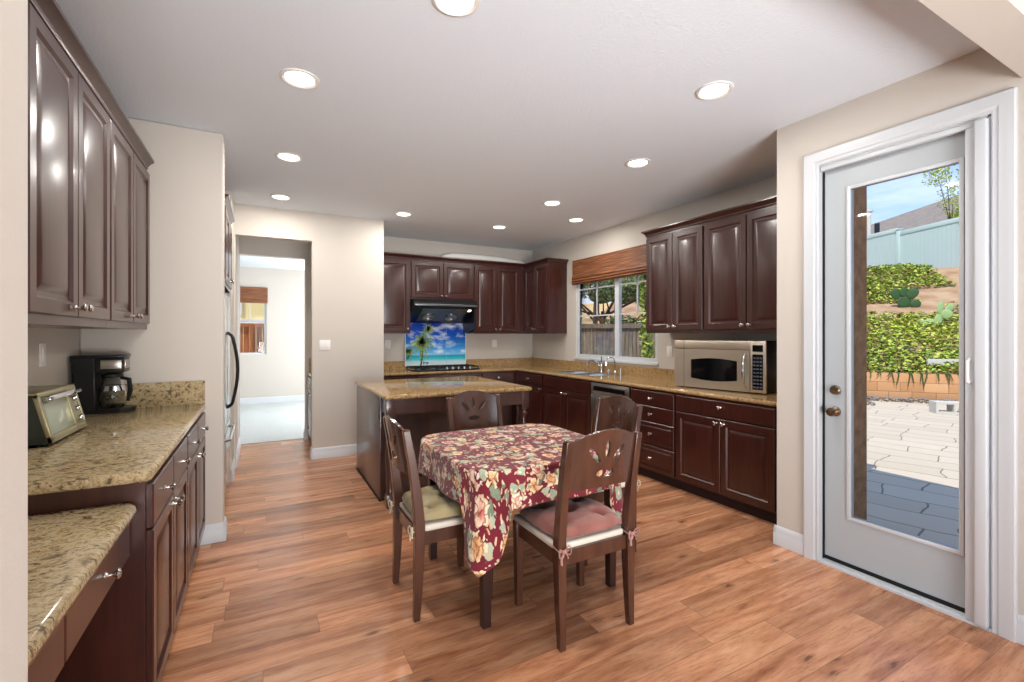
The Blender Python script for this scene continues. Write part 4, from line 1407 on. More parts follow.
# ------------------------------------------------------------------ coffee maker
t = thing('coffee_maker', 'black drip coffee maker with glass carafe in the left worktop corner', 'coffee maker', (-0.955, 3.505, LT))
CW, CD = 0.285, 0.165
b = MB(); b.prism([(0.02, 0.0), (CW - 0.06, 0.0), (CW - 0.015, 0.035), (CW, 0.075), (CW - 0.015, 0.125), (CW - 0.06, CD), (0.02, CD)], 0.0, 0.028); b.build('base', M['black'], t, bevel=0.004)
b = MB(); b.prism([(0.03, 0.028), (0.115, 0.028), (0.110, 0.25), (0.0, 0.335), (0.0, 0.32)], 0.006, CD - 0.006, 'xz')
b = MB()
b.prism([(0.035, 0.02), (0.112, 0.02), (0.108, 0.33), (0.0, 0.33)], 0.008, CD - 0.008, 'xz')
b.build('water_tank', M['black'], t, bevel=0.006)
b = MB(); b.box(0.105, CW - 0.045, 0.004, CD - 0.004, 0.235, 0.33, r=0.012, seg=3); hd = b.build('brew_head', M['black'], t)
b = MB(); b.box(0.0, CW - 0.04, 0.0, CD, 0.326, 0.343, r=0.006); b.build('lid', M['black'], t)
MB().box(0.135, CW - 0.055, 0.001, 0.006, 0.262, 0.312, r=0.001).build('metal_band', M['steel'], hd)
b = MB(); b.box(CW - 0.048, CW - 0.042, 0.03, 0.135, 0.262, 0.312, r=0.001); b.build('metal_band', M['steel'], hd)
cc = (0.172, CD / 2, 0.030)
M['carafe'] = mat('carafe_glass', (0.95, 0.97, 0.97, 1), 0.02, trans=1.0, ior=1.25)
b = MB(); b.lathe([(0.050, 0.0), (0.062, 0.012), (0.068, 0.05), (0.064, 0.10), (0.050, 0.145), (0.044, 0.165), (0.050, 0.18), (0.046, 0.18), (0.040, 0.163), (0.046, 0.143), (0.060, 0.10), (0.064, 0.05), (0.058, 0.014), (0.004, 0.006)], 28, cc)
ca = b.build('carafe', M['carafe'], t)
MB().lathe([(0.048, 0.178), (0.052, 0.182), (0.050, 0.196), (0.02, 0.202), (0.001, 0.203)], 24, cc).build('carafe_lid', M['black'], ca)
MB().lathe([(0.0655, 0.098), (0.067, 0.10), (0.056, 0.128), (0.0545, 0.126)], 28, cc).build('carafe_band', M['chrome'], ca)
b = MB(); b.tube([(cc[0] + 0.045, cc[1] - 0.02, cc[2] + 0.175), (cc[0] + 0.085, cc[1] - 0.035, cc[2] + 0.165), (cc[0] + 0.092, cc[1] - 0.04, cc[2] + 0.10), (cc[0] + 0.078, cc[1] - 0.035, cc[2] + 0.035)],
                 [0.010, 0.013, 0.013, 0.009], 10); b.build('carafe_handle', M['black'], ca)
MB().lathe([(0.055, 0), (0.055, 0.003), (0.001, 0.003)], 24, (cc[0], cc[1], 0.0275)).build('hot_plate', M['blackgloss'], t)

# ------------------------------------------------------------------ refrigerator and cabinet above it
M['fridge'] = mat('fridge_steel', lin(190, 192, 190), 0.25, metal=0.9)
t = thing('refrigerator', 'stainless refrigerator with curved dark handles, glimpsed beyond the nook wall', 'refrigerator', (-0.30, 4.22, 0), PI / 2)
MB().box(0, 0.90, 0.0, 0.66, 0.03, 1.75, r=0.005).build('body', M['black'], t)
for (a, c) in ((0.003, 0.449), (0.453, 0.897)):
    d2 = MB().box(a, c, -0.045, -0.002, 0.64, 1.745, r=0.008).build('door', M['fridge'], t)
    xx = 0.425 if a < 0.1 else 0.477
    b = MB(); b.tube([(xx, -0.045, 0.78), (xx, -0.075, 0.80)] + [(xx, -0.085 - 0.038 * math.sin(PI * k / 8), 0.82 + 0.56 * k / 8) for k in range(9)] + [(xx, -0.075, 1.40), (xx, -0.045, 1.42)], 0.013, 10)
    b.build('handle', M['black'], d2)
d2 = MB().box(0.003, 0.897, -0.045, -0.002, 0.10, 0.63, r=0.008).build('freezer_drawer', M['fridge'], t)
b = MB(); b.tube([(0.10, -0.045, 0.56), (0.12, -0.08, 0.56), (0.78, -0.08, 0.56), (0.80, -0.045, 0.56)], 0.012, 10); b.build('handle', M['fridge'], d2)
MB().box(0.02, 0.88, -0.02, 0.5, 0.0, 0.09).build('toe_grille', M['blackmatte'], t)
cabinet('wall_cabinet', 'wall cabinet over the refrigerator, glimpsed beyond the nook wall', 'cabinet', (-0.262, 4.21), PI / 2, 0.93, 0.60, 1.80, RT - 1.80,
        two_doors(0, 0.93, 1.83, RT - 1.80 - 0.09, 0.03), group='wall cabinets', toe=False, crown=True)

# ------------------------------------------------------------------ pantry niche cabinet in the passage
cabinet('base_cabinet', 'cherry pantry base cabinet glimpsed through the hallway opening', 'cabinet', (0.56, 6.70), -PI / 2, 0.90, 0.54, 0, BH,
        [('drawer', 0.012, 0.725, 0.43, 0.135, (0.215, 0.07)), ('drawer', 0.458, 0.725, 0.43, 0.135, (0.215, 0.07)),
         ('door', 0.012, 0.115, 0.43, 0.60, (0.40, 0.565)), ('door', 0.458, 0.115, 0.43, 0.60, (0.03, 0.565))], group='base cabinets')
pw = MB().box(0.535, 1.115, 5.78, 6.745, CT0, CT1, r=0.012, seg=3).build('worktop', M['granite'])
tag(pw, 'granite pantry worktop glimpsed through the hallway opening', 'worktop')
MB().box(0.56, 1.10, 6.725, 6.745, CT1, 1.09).build('backsplash', M['granite'], pw)

# ------------------------------------------------------------------ switches and outlets
def plate(name, label, cat, loc, rotz, w, h, n):
    t = thing(name, label, cat, loc, rotz)
    MB().box(-w / 2, w / 2, -0.006, -0.0005, -h / 2, h / 2, r=0.002).build('cover_plate', M['white'], t)
    for k in range(n):
        cx = (k - (n - 1) / 2) * 0.046
        MB().box(cx - 0.016, cx + 0.016, -0.010, -0.005, -0.033, 0.033, r=0.002).build('rocker' if 'switch' in name else 'socket', M['white'], t)
plate('light_switch', 'white double light switch on the wall right of the hallway opening', 'light switch', (0.64, YH, 1.285), 0, 0.117, 0.117, 2)
plate('wall_outlet', 'white wall outlet left of the beach picture above the worktop', 'outlet', (1.56, YB, 1.27), 0, 0.08, 0.117, 1)
plate('wall_outlet', 'white wall outlet under the tall cabinet doors right of the hood', 'outlet', (3.22, YB, 1.27), 0, 0.08, 0.117, 1)
plate('wall_outlet', 'white wall outlet on the wall between window and microwave', 'outlet', (XR, 3.62, 1.22), -PI / 2, 0.08, 0.117, 1)
plate('wall_outlet', 'white wall outlet above the toaster oven on the left wall', 'outlet', (XL, 3.18, 1.30), PI / 2, 0.075, 0.117, 1)

# ------------------------------------------------------------------ kitchen window and its shade
t = thing('window_1', None, None, (XR, 0, 0), 0, kind='structure')
b = MB()
X0, X1 = 0.012, 0.062
F = 0.045
b.box(X0, X1, WY0, WY0 + F, WZ0, WZ1); b.box(X0, X1, WY1 - F, WY1, WZ0, WZ1)
b.box(X0, X1, WY0 + F, WY1 - F, WZ0, WZ0 + F); b.box(X0, X1, WY0 + F, WY1 - F, WZ1 - F, WZ1)
YM = 4.49
b.box(X0, X1, YM - 0.036, YM + 0.036, WZ0 + F, WZ1 - F)
b.build('window_frame', M['trim'], t)
b = MB()
for (ya, yb) in ((WY0 + F, YM - 0.036), (YM + 0.036, WY1 - F)):
    ymid = (ya + yb) / 2
    b.box(0.028, 0.042, ymid - 0.008, ymid + 0.008, 1.66, WZ1 - F)
    b.box(0.028, 0.042, ya, yb, 1.652, 1.668); b.box(0.028, 0.042, ya, yb, 2.022, 2.038)
b.build('window_grille', M['trim'], t)
MB().box(0.033, 0.037, WY0 + F, WY1 - F, WZ0 + F, WZ1 - F).build('window_pane', M['glass'], t)
b = MB(); b.box(-0.02, 0.012, WY0 - 0.02, WY1 + 0.02, WZ0 - 0.035, WZ0 - 0.001, r=0.004); b.build('window_sill', M['trim'], t)

t = thing('window_shade', 'woven brown bamboo shade pulled up over the kitchen window', 'window shade', (XR - 0.003, 3.74, 0))
b = MB()
prof = [(-0.005, 2.44), (-0.045, 2.44), (-0.050, 2.435), (-0.050, 2.24), (-0.058, 2.20), (-0.066, 2.185), (-0.060, 2.178), (-0.052, 2.178), (-0.062, 2.160), (-0.073, 2.150), (-0.066, 2.140),
        (-0.056, 2.139), (-0.066, 2.128), (-0.075, 2.118), (-0.060, 2.108), (-0.012, 2.108), (-0.005, 2.12)]
n_ = len(prof); vs, fs = [], []
for y in (0, 1.60):
    vs += [(a, y, z) for a, z in prof]
for i in range(n_):
    j = (i + 1) % n_
    fs.append((i, j, n_ + j, n_ + i))
fs.append(tuple(range(n_))); fs.append(tuple(reversed(range(n_, 2 * n_))))
b.add(vs, fs); b.build('shade_fabric', M['bamboo'], t)
MB().box(-0.055, -0.02, 0.002, 1.598, 2.100, 2.109).build('bottom_bar', mat('shade_bar', lin(110, 66, 40), 0.5), t)

# far-room window
t = thing('window_2', None, None, (0, 10.8, 0), 0, kind='structure')
b = MB()
b.box(-1.05, -1.01, 0.03, 0.08, 1.0, 2.30); b.box(0.06, 0.10, 0.03, 0.08, 1.0, 2.30)
b.box(-1.01, 0.06, 0.03, 0.08, 1.0, 1.04); b.box(-1.01, 0.06, 0.03, 0.08, 2.26, 2.30)
b.build('window_frame', M['trim'], t)
b = MB(); b.box(-0.49, -0.47, 0.045, 0.06, 1.04, 2.26); b.box(-0.20, -0.19, 0.045, 0.06, 1.65, 2.26); b.box(-1.01, 0.06, 0.045, 0.06, 1.64, 1.66); b.build('window_grille', M['trim'], t)
MB().box(-1.01, 0.06, 0.052, 0.055, 1.04, 2.26).build('window_pane', M['glass'], t)
b = MB(); b.box(-1.12, 0.12, -0.045, -0.004, 2.09, 2.37, r=0.004); b.box(-1.12, 0.12, -0.056, -0.004, 2.05, 2.12, r=0.006)
o = b.build('window_shade', M['bamboo']); o.location = (0, 10.8, 0)
tag(o, 'woven brown shade at the top of the far room window', 'window shade')

# ------------------------------------------------------------------ patio door
t = thing('door_1', None, None, (XD, 0, 0), 0, kind='structure')
lf = MB()
bx0, bx1 = 0.040, 0.082
GY0, GY1, GZ0, GZ1 = 0.975, 1.470, 0.315, 2.27
lf.box(bx0, bx1, DY0 + 0.012, GY0, 0.035, 2.43); lf.box(bx0, bx1, GY1, DY1 - 0.010, 0.035, 2.43)
lf.box(bx0, bx1, GY0, GY1, 0.035, GZ0); lf.box(bx0, bx1, GY0, GY1, GZ1, 2.43)
leaf = lf.build('door_leaf', M['doorw'], t)
b = MB()
q = 0.016
for (ya, yb, za, zb) in [(GY0 - q, GY0 + 0.004, GZ0 - q, GZ1 + q), (GY1 - 0.004, GY1 + q, GZ0 - q, GZ1 + q), (GY0, GY1, GZ0 - q, GZ0 + 0.004), (GY0, GY1, GZ1 - 0.004, GZ1 + q)]:
    b.box(bx0 - 0.008, bx0 + 0.002, ya, yb, za, zb, r=0.002)
b.build('glazing_bead', M['trim'], leaf)
MB().box(0.058, 0.063, GY0, GY1, GZ0, GZ1).build('door_glass', M['glass'], leaf)
M['antique'] = mat('antique_nickel', lin(168, 150, 126), 0.25, metal=1.0)
for (nm, zz, pr) in [('door_knob', 0.935, [(0.030, 0), (0.030, -0.006), (0.012, -0.012), (0.011, -0.03), (0.022, -0.038), (0.028, -0.05), (0.024, -0.064), (0.001, -0.068)]),
                     ('deadbolt', 1.065, [(0.030, 0), (0.030, -0.010), (0.024, -0.018), (0.001, -0.019)])]:
    b = MB(); b.lathe(pr, 22, (bx0, 1.548, zz), 'x'); b.build(nm, M['antique'], leaf)
MB().box(bx0 - 0.004, bx1, DY0 + 0.012, DY1 - 0.012, 0.018, 0.040).build('door_sweep', M['blackmatte'], leaf)
b = MB(); b.box(0.030, 0.090, DY1 - 0.0105, DY1 - 0.001, 0.01, 2.44); b.build('weatherstrip', M['blackmatte'], t)
b = MB(); b.box(0.0, 0.10, DY0, DY1, 0.0, 0.017); b.box(-0.018, 0.012, DY0, DY1, 0.0, 0.012); b.build('threshold', M['trim'], t)
# stepped casing
def casing(name, par):
    b = MB()
    W_ = 0.085
    prof = [(0.0, 0.010), (0.006, 0.014), (0.012, 0.012), (0.020, 0.012), (0.028, 0.018), (0.050, 0.020), (0.066, 0.024), (0.080, 0.024), (W_, 0.018), (W_, 0.0), (0, 0)]
    # path: left side up, across, right side down, mitred
    path = [(DY1, 0.0, 1, 0), (DY1, DZ, 1, 1), (DY0, DZ, -1, 1), (DY0, 0.0, -1, 0)]
    vs, fs = [], []
    for (y, z, sy, sz) in path:
        for (o_, h) in prof:
            vs.append((-h, y + sy * o_, z + (sz * o_)))
    k = len(prof)
    for s_ in range(3):
        for i in range(k):
            j = (i + 1) % k
            fs.append((s_ * k + i, s_ * k + j, (s_ + 1) * k + j, (s_ + 1) * k + i))
    fs.append(tuple(range(k))); fs.append(tuple(reversed(range(3 * k, 4 * k))))
    b.add(vs, fs)
    return b.build(name, M['trim'], par, smooth=25)
casing('door_casing', t)
b = MB(); b.box(0.0, 0.10, DY1 - 0.001, DY1 + 0.001, 0, DZ); b.box(0.0, 0.035, DY0 - 0.001, DY0 + 0.014, 0, DZ); b.box(0.0, 0.10, DY0, DY1, DZ - 0.008, DZ); b.build('door_jamb', M['trim'], t)
# retractable screen: cassette, track and pull bar
sc = thing('retractable_screen', 'white retractable screen cassette with a small pull handle beside the patio door', 'screen', (XD, 0, 0))
b = MB(); b.box(-0.034, 0.016, 0.857, 0.905, 0.012, 2.428, r=0.009, seg=3); b.build('cassette', M['trim'], sc)
b = MB(); b.box(-0.012, 0.020, 0.908, 0.942, 0.014, 2.405, r=0.002); pb = b.build('pull_bar', M['trim'], sc)
b = MB(); b.box(-0.004, 0.028, 0.908, 1.612, 2.408, 2.434, r=0.002); b.build('top_track', M['trim'], sc)
b = MB(); b.tube([(-0.012, 0.925, 1.17), (-0.036, 0.925, 1.175), (-0.036, 0.925, 1.275), (-0.012, 0.925, 1.28)], 0.006, 8, flat=1.6); b.build('pull_handle', M['white'], pb)

# ------------------------------------------------------------------ outdoors
GZ = -0.02
def patio_mat():
    m = mat('stamped_concrete', lin(190, 182, 172), 0.85)
    n, l, p = N(m)
    tc = n.new('ShaderNodeTexCoord')
    mp = n.new('ShaderNodeMapping'); mp.inputs['Rotation'].default_value = (0, 0, math.radians(74))
    l.new(tc.outputs['Object'], mp.inputs['Vector'])
    nz = n.new('ShaderNodeTexNoise'); nz.inputs['Scale'].default_value = 1.6; nz.inputs['Detail'].default_value = 2
    l.new(tc.outputs['Object'], nz.inputs['Vector'])
    v = mixc(n, l, 0.16, mp.outputs[0], nz.outputs['Color'])
    br = n.new('ShaderNodeTexBrick')
    br.inputs['Scale'].default_value = 1.0
    br.inputs['Brick Width'].default_value = 0.62
    br.inputs['Row Height'].default_value = 0.30
    br.inputs['Mortar Size'].default_value = 0.007
    br.inputs['Mortar Smooth'].default_value = 0.3
    br.inputs['Color1'].default_value = lin(200, 188, 168)
    br.inputs['Color2'].default_value = lin(190, 178, 158)
    br.inputs['Mortar'].default_value = lin(128, 118, 106)
    br.offset = 0.37; br.squash = 0.75; br.squash_frequency = 3
    l.new(v, br.inputs['Vector'])
    l.new(br.outputs['Color'], p.inputs['Base Color'])
    return m
b = MB(); b.add([(3.0, -9, GZ), (14.2, -9, GZ), (14.2, 2.2, GZ), (11.7, 5.6, GZ), (8.9, 9.4, GZ), (3.0, 9.4, GZ), (3.0, -9, GZ - .3), (14.2, -9, GZ - .3), (14.2, 2.2, GZ - .3), (11.7, 5.6, GZ - .3), (8.9, 9.4, GZ - .3), (3.0, 9.4, GZ - .3)],
                [(0, 1, 2, 3, 4, 5), (11, 10, 9, 8, 7, 6)] + [(i, (i + 1) % 6, 6 + (i + 1) % 6, 6 + i) for i in range(6)])
struct('patio_floor', b, patio_mat(), smooth=0)

O0 = Vector((11.85, 5.36, 0)); Av = Vector((0.595, -0.804, 0)); Bv = Vector((0.804, 0.595, 0))
def SL(s, t_, z=0.0):
    return O0 + Av * s + Bv * t_ + Vector((0, 0, z))
def hz(s, t_):
    base = min(0.56 + 0.40 * max(t_ - 0.2, 0), 3.80)
    return base
def slope_pt(u, v):
    # where the sight line meets the slope
    o = Vector((0, 0, CH)); d = W(u, v, 1.0) - o
    lo, hi = 9.0, 26.0
    k = lo
    while k < hi:
        q = o + d * k
        r_ = q - O0; s_ = r_.x * Av.x + r_.y * Av.y; t_ = r_.x * Bv.x + r_.y * Bv.y
        if t_ > 0 and q.z <= hz(s_, t_): return Vector((q.x, q.y, hz(s_, t_) - 0.03))
        k += 0.02
    return o + d * 14
def slope_mat():
    m = mat('hillside_soil', lin(150, 116, 86), 0.95, var=0.3, vscale=2.2, vcol=lin(176, 150, 120), bump=0.6, bscale=12)
    return m
b = MB(); vs, fs = [], []
ns, nt = 70, 40
for j in range(nt + 1):
    for i in range(ns + 1):
        s_ = -7 + 16 * i / ns; t_ = 0.18 + 17 * j / nt
        vs.append(tuple(SL(s_, t_, hz(s_, t_) - 0.04 + 0.06 * mnoise.noise(Vector((s_ * 1.3, t_ * 1.3, 0))) * min(1, t_))))
for j in range(nt):
    for i in range(ns):
        a = j * (ns + 1) + i
        fs.append((a, a + 1, a + ns + 2, a + ns + 1))
b.add(vs, fs); struct('terrain_slope', b, slope_mat(), smooth=180)

def block_mat():
    m = mat('tan_retaining_block', lin(196, 150, 104), 0.9)
    n, l, p = N(m)
    tc = n.new('ShaderNodeTexCoord')
    br = n.new('ShaderNodeTexBrick'); br.inputs['Scale'].default_value = 1
    br.inputs['Brick Width'].default_value = 0.40; br.inputs['Row Height'].default_value = 0.2; br.inputs['Mortar Size'].default_value = 0.006
    br.inputs['Color1'].default_value = lin(212, 166, 122); br.inputs['Color2'].default_value = lin(190, 142, 98); br.inputs['Mortar'].default_value = lin(150, 110, 78)
    mp = n.new('ShaderNodeMapping'); mp.inputs['Rotation'].default_value = (PI / 2, 0, 0)
    l.new(tc.outputs['Object'], mp.inputs['Vector'])
    l.new(mp.outputs[0], br.inputs['Vector']); l.new(br.outputs['Color'], p.inputs['Base Color'])
    return m
rw = MB().box(-7, 9, -0.10, 0.20, 0, 0.60, r=0.01).build('retaining_wall', block_mat())
rw.location = O0 + Vector((0, 0, GZ)); rw.rotation_euler = (0, 0, math.atan2(Av.y, Av.x))
tag(rw, 'low tan block retaining wall at the foot of the planted slope', 'retaining wall')

# gravel strip
M['gravel'] = mat('grey_gravel', lin(128, 122, 118), 0.9, var=0.45, vscale=12)
b = MB(); rnd = random.Random(4)
for k in range(4200):
    s_ = rnd.uniform(-4, 3.2); t_ = -0.14 - 1.05 * rnd.random()
    if s_ > -0.05 and t_ < -0.35: continue
    c = SL(s_, t_, GZ + 0.02 + 0.05 * rnd.random() * (1.3 + t_))
    r_ = rnd.uniform(0.02, 0.045)
    vs = []
    for d in ((1, 0, 0), (0, 1, 0), (-1, 0, 0), (0, -1, 0), (0, 0, 1), (0, 0, -1)):
        vs.append(c + Vector(d) * r_ * rnd.uniform(0.6, 1.2))
    b.add(vs, [(0, 1, 4), (1, 2, 4), (2, 3, 4), (3, 0, 4), (1, 0, 5), (2, 1, 5), (3, 2, 5), (0, 3, 5)])
tag(b.build('gravel', M['gravel'], smooth=0), 'strip of grey gravel along the foot of the retaining wall', 'gravel', kind='stuff')

# hollow concrete block
M['conc'] = mat('concrete_grey', lin(196, 194, 188), 0.9, bump=0.3, bscale=80)
def hollow_block(w, d, h):
    b = MB(); q = 0.035
    b.box(0, w, 0, q, 0, h); b.box(0, w, d - q, d, 0, h)
    for xx in (0, w / 2 - q / 2, w - q): b.box(xx, xx + q, q, d - q, 0, h)
    return b
p = W(945, 412, 9.4)
t = hollow_block(0.56, 0.21, 0.24).build('concrete_block', M['conc'], smooth=0)
# lay it on its side so that the two cells face the house
t.rotation_euler = (PI / 2, 0, math.atan2(Av.y, Av.x) + 0.12)
t.location = W(929, 335 + 464 * (CH - GZ) / 8.6, 8.6)
t.location.z = GZ + 0.001
tag(t, 'hollow grey concrete block lying on the patio edge before the retaining wall', 'concrete block')
p = MB().box(0, 1.3, 0, 0.09, 0, 0.14, r=0.004).build('grey_kerb_board', M['conc'])
p.location = slope_pt(928, 369) + Vector((0, 0, 0.10)); p.rotation_euler = (0, 0, math.atan2(Av.y, Av.x) + 0.05)
tag(p, 'grey concrete edging board lying on the slope above the retaining wall', 'edging board')

# ground cover
def leaves(b, centers, count, size, rnd, mats=1, up=0.5):
    for k in range(count):
        c, rad = rnd.choice(centers)
        v = Vector((rnd.gauss(0, 1), rnd.gauss(0, 1), rnd.gauss(0, 1))).normalized()
        q = Vector(c) + Vector((v.x * rad[0], v.y * rad[1], v.z * rad[2])) * rnd.random() ** 0.35
        a = Vector((rnd.gauss(0, 1), rnd.gauss(0, 1), rnd.gauss(0, up))).normalized()
        e = a.cross(Vector((rnd.gauss(0, 1), rnd.gauss(0, 1), rnd.gauss(0, 1)))).normalized()
        s = size * rnd.uniform(0.6, 1.3)
        b.cur = rnd.randrange(mats)
        b.add([q - a * s, q + e * s * 0.45, q + a * s, q - e * s * 0.45], [(0, 1, 2, 3)])
GREEN = [mat('leaf_yellow_green', lin(182, 192, 76), 0.6), mat('leaf_green', lin(132, 158, 58), 0.6), mat('leaf_dark', lin(58, 84, 30), 0.6), mat('leaf_red_stem', lin(130, 92, 60), 0.7)]
b = MB(); rnd = random.Random(11)
for k in range(42000):
    s_ = rnd.uniform(-3.2, 3.6); t_ = 0.1 + 10.5 * rnd.random() ** 1.1
    nzv = mnoise.noise(Vector((s_ * 0.9, t_ * 0.7, 4.0)))
    if 3.7 < t_ < 4.7 and nzv < 0.30: continue
    if 4.7 < t_ < 6.0 and s_ > 2.6 + nzv: continue
    if t_ < 0.35 and rnd.random() < 0.5: t_ = 0.05
    q = SL(s_, t_, hz(s_, t_) + 0.02 + rnd.random() * 0.16 * (0.6 + nzv))
    a = Vector((rnd.gauss(0, 1), rnd.gauss(0, 1), rnd.gauss(0, 0.35))).normalized()
    e = a.cross(Vector((rnd.gauss(0, 0.5), rnd.gauss(0, 0.5), 1))).normalized()
    s = rnd.uniform(0.035, 0.075)
    yel = 0.75 if (1.6 < t_ < 3.6) else 0.45
    b.cur = 0 if rnd.random() < yel else (1 if rnd.random() < 0.7 else (2 if rnd.random() < 0.6 else 3))
    b.add([q - a * s, q + e * s * 0.5, q + a * s, q - e * s * 0.5], [(0, 1, 2, 3)])
tag(b.build('ground_cover', GREEN, smooth=0), 'low green ground cover spreading over the slope behind the patio', 'ground cover', kind='stuff')
# trailing shoots over the wall
b = MB(); rnd = random.Random(5)
for k in range(60):
    s_ = rnd.uniform(-2.5, 2.2); L = rnd.uniform(0.06, 0.28)
    p0 = SL(s_, -0.08, 0.60); p1 = SL(s_ + 0.02, -0.14, 0.58); p2 = SL(s_ + rnd.uniform(-0.05, 0.09), -0.15, 0.58 - L)
    b.tube([p0, p1, p2], [0.012, 0.012, 0.006], 5)
tag(b.build('trailing_shoots', GREEN[2], smooth=0), 'dark shoots trailing over the top of the retaining wall', 'plants', kind='stuff')

# prickly pears
def cactus(name, label, base, pads, m):
    t = thing(name, label, 'cactus', base)
    for (dx, dz, w_, h_, rot, yaw) in pads:
        b = MB()
        b.M = Matrix.Translation((dx * Av.x, dx * Av.y, dz)) @ Matrix.Rotation(math.atan2(Av.y, Av.x) + yaw, 4, 'Z') @ Matrix.Rotation(rot, 4, 'Y') @ Matrix.Diagonal((w_, 0.04, h_, 1))
        b.lathe([(0.001, 0), (0.35, 0.08), (0.46, 0.3), (0.5, 0.55), (0.44, 0.8), (0.25, 0.96), (0.001, 1.0)], 16)
        b.build('pad', m, t, smooth=60)
M['cactusdark'] = mat('cactus_dark_green', lin(52, 84, 44), 0.6, bump=0.2)
M['cactuslight'] = mat('cactus_pale_green', lin(150, 176, 120), 0.6)
cactus('prickly_pear', 'dark green prickly pear cactus higher up the slope, left of the pale one', slope_pt(904, 307),
       [(0, 0, 0.34, 0.34, 0.0, 0.1), (-0.10, 0.26, 0.28, 0.34, -0.5, 0.2), (0.10, 0.26, 0.26, 0.34, 0.55, -0.2), (0.0, 0.30, 0.24, 0.30, 0.05, 0.3), (0.17, 0.02, 0.24, 0.26, 0.8, 0.0)], M['cactusdark'])
cactus('prickly_pear', 'pale green prickly pear cactus lower on the slope, near the glass edge', slope_pt(936, 326),
       [(0, 0, 0.18, 0.36, 0.25, 0.1), (0.07, 0.32, 0.15, 0.34, 0.12, 0.2), (0.10, 0.26, 0.24, 0.24, 1.0, -0.2), (0.20, 0.36, 0.18, 0.28, 0.6, 0.3), (-0.22, 0.0, 0.24, 0.22, -0.9, 0.1), (-0.1, -0.02, 0.26, 0.24, -0.3, 0.0)], M['cactuslight'])

# pale blue vinyl fence on top of the slope
FA, FB_ = W(864, 274.7, 20.0), W(960, 268.8, 16.1)
FA.z, FB_.z = 3.82, 3.54
FD = (FB_ - FA); FLen = FD.length
t = thing('vinyl_fence', 'pale blue vinyl privacy fence along the top of the slope', 'fence', (FA.x, FA.y, 0), math.atan2(FD.y, FD.x))
FLX = math.hypot(FD.x, FD.y)
FP = FLX * 0.36 if False else None
# position of the visible post: sight line at u=899
dv = W(899, 250, 1.0) - Vector((0, 0, CH))
den = dv.x * FD.y - dv.y * FD.x
kpost = (FA.x * FD.y - FA.y * FD.x) / den
pq = Vector((dv.x * kpost, dv.y * kpost, 0)); sp_ = math.hypot(pq.x - FA.x, pq.y - FA.y)
pp = [sp_ - 4.4, sp_ - 2.2, sp_, sp_ + 2.4, sp_ + 4.8]
for i, s_ in enumerate(pp):
    zb_ = 3.82 - 0.28 * s_ / FLX
    b = MB(); b.box(s_ - 0.07, s_ + 0.07, -0.07, 0.07, zb_ - 0.5, zb_ + 1.86, r=0.006); b.box(s_ - 0.09, s_ + 0.09, -0.09, 0.09, zb_ + 1.86, zb_ + 1.90); b.build('fence_post', M['vinyl'], t)
for i in range(4):
    a, c = pp[i] + 0.07, pp[i + 1] - 0.07
    za = 3.82 - 0.28 * a / FLX
    b = MB(); nb = 14; wd = (c - a) / nb
    for k in range(nb):
        b.box(a + k * wd + 0.004, a + (k + 1) * wd - 0.004, -0.012 if k % 1 == 0 else 0, 0.012, za - 0.45, za + 1.66)
    b.box(a, c, -0.004, 0.004, za - 0.45, za + 1.66)
    b.build('fence_panel', M['vinyl'], t, smooth=0)
    MB().box(a, c, -0.035, 0.035, za + 1.64, za + 1.80, r=0.004).build('top_rail', M['vinyl'], t)

# neighbour's roof beyond the fence
M['shingle'] = mat('grey_roof_tiles', lin(128, 120, 114), 0.9, var=0.12, vscale=3, bump=0.4, bscale=6)
t = thing('neighbour_house', 'neighbouring house with a grey pitched roof beyond the blue fence', 'house', (0, 0, 0))
r1, r2 = W(835, 237, 42), W(1010, 177, 34)
e1, e2 = W(838, 275, 30), W(1050, 262, 24)
b1, b2 = W(845, 222, 60), W(1000, 190, 60)
b = MB(); b.add([r1, r2, e2, e1, r1 + Vector((9, 7, -3)), r2 + Vector((9, 7, -3))], [(0, 3, 2, 1), (0, 1, 5, 4), (0, 4, 3), (1, 2, 5)])
b.build('roof', M['shingle'], t, smooth=0)
b = MB(); lo = [Vector((v.x, v.y, 3.2)) for v in (e1, e2, r2 + Vector((8, 6, 0)), r1 + Vector((8, 6, 0)))]; hi = [Vector((e1.x, e1.y, e1.z)), Vector((e2.x, e2.y, e2.z)), Vector((lo[2].x, lo[2].y, e2.z)), Vector((lo[3].x, lo[3].y, e1.z))]
b.add(lo + hi, [(0, 1, 5, 4), (1, 2, 6, 5), (2, 3, 7, 6), (3, 0, 4, 7)])
b.build('house_wall', mat('neighbour_stucco', lin(196, 176, 150), 0.9), t, smooth=0)
vp = W(869, 222, 33)
b = MB(); b.cyl((vp.x, vp.y, vp.z - 1.0), (vp.x, vp.y, vp.z + 0.7), 0.12, n=10); b.cyl((vp.x, vp.y, vp.z + 0.7), (vp.x, vp.y, vp.z + 0.85), 0.25, n=10); b.build('roof_vent', M['conc'], t)
vp = W(858, 205, 34)
b = MB(); b.box(vp.x - 0.5, vp.x + 0.4, vp.y - 0.4, vp.y + 0.4, vp.z - 3, vp.z + 0.6); b.build('chimney', mat('chimney_stucco', lin(206, 200, 190), 0.9), t)
vp = W(877, 228, 31)
b = MB(); b.cyl((vp.x, vp.y, vp.z - 1.0), (vp.x, vp.y, vp.z + 0.3), 0.15, n=10); b.build('roof_vent', M['black'], t)

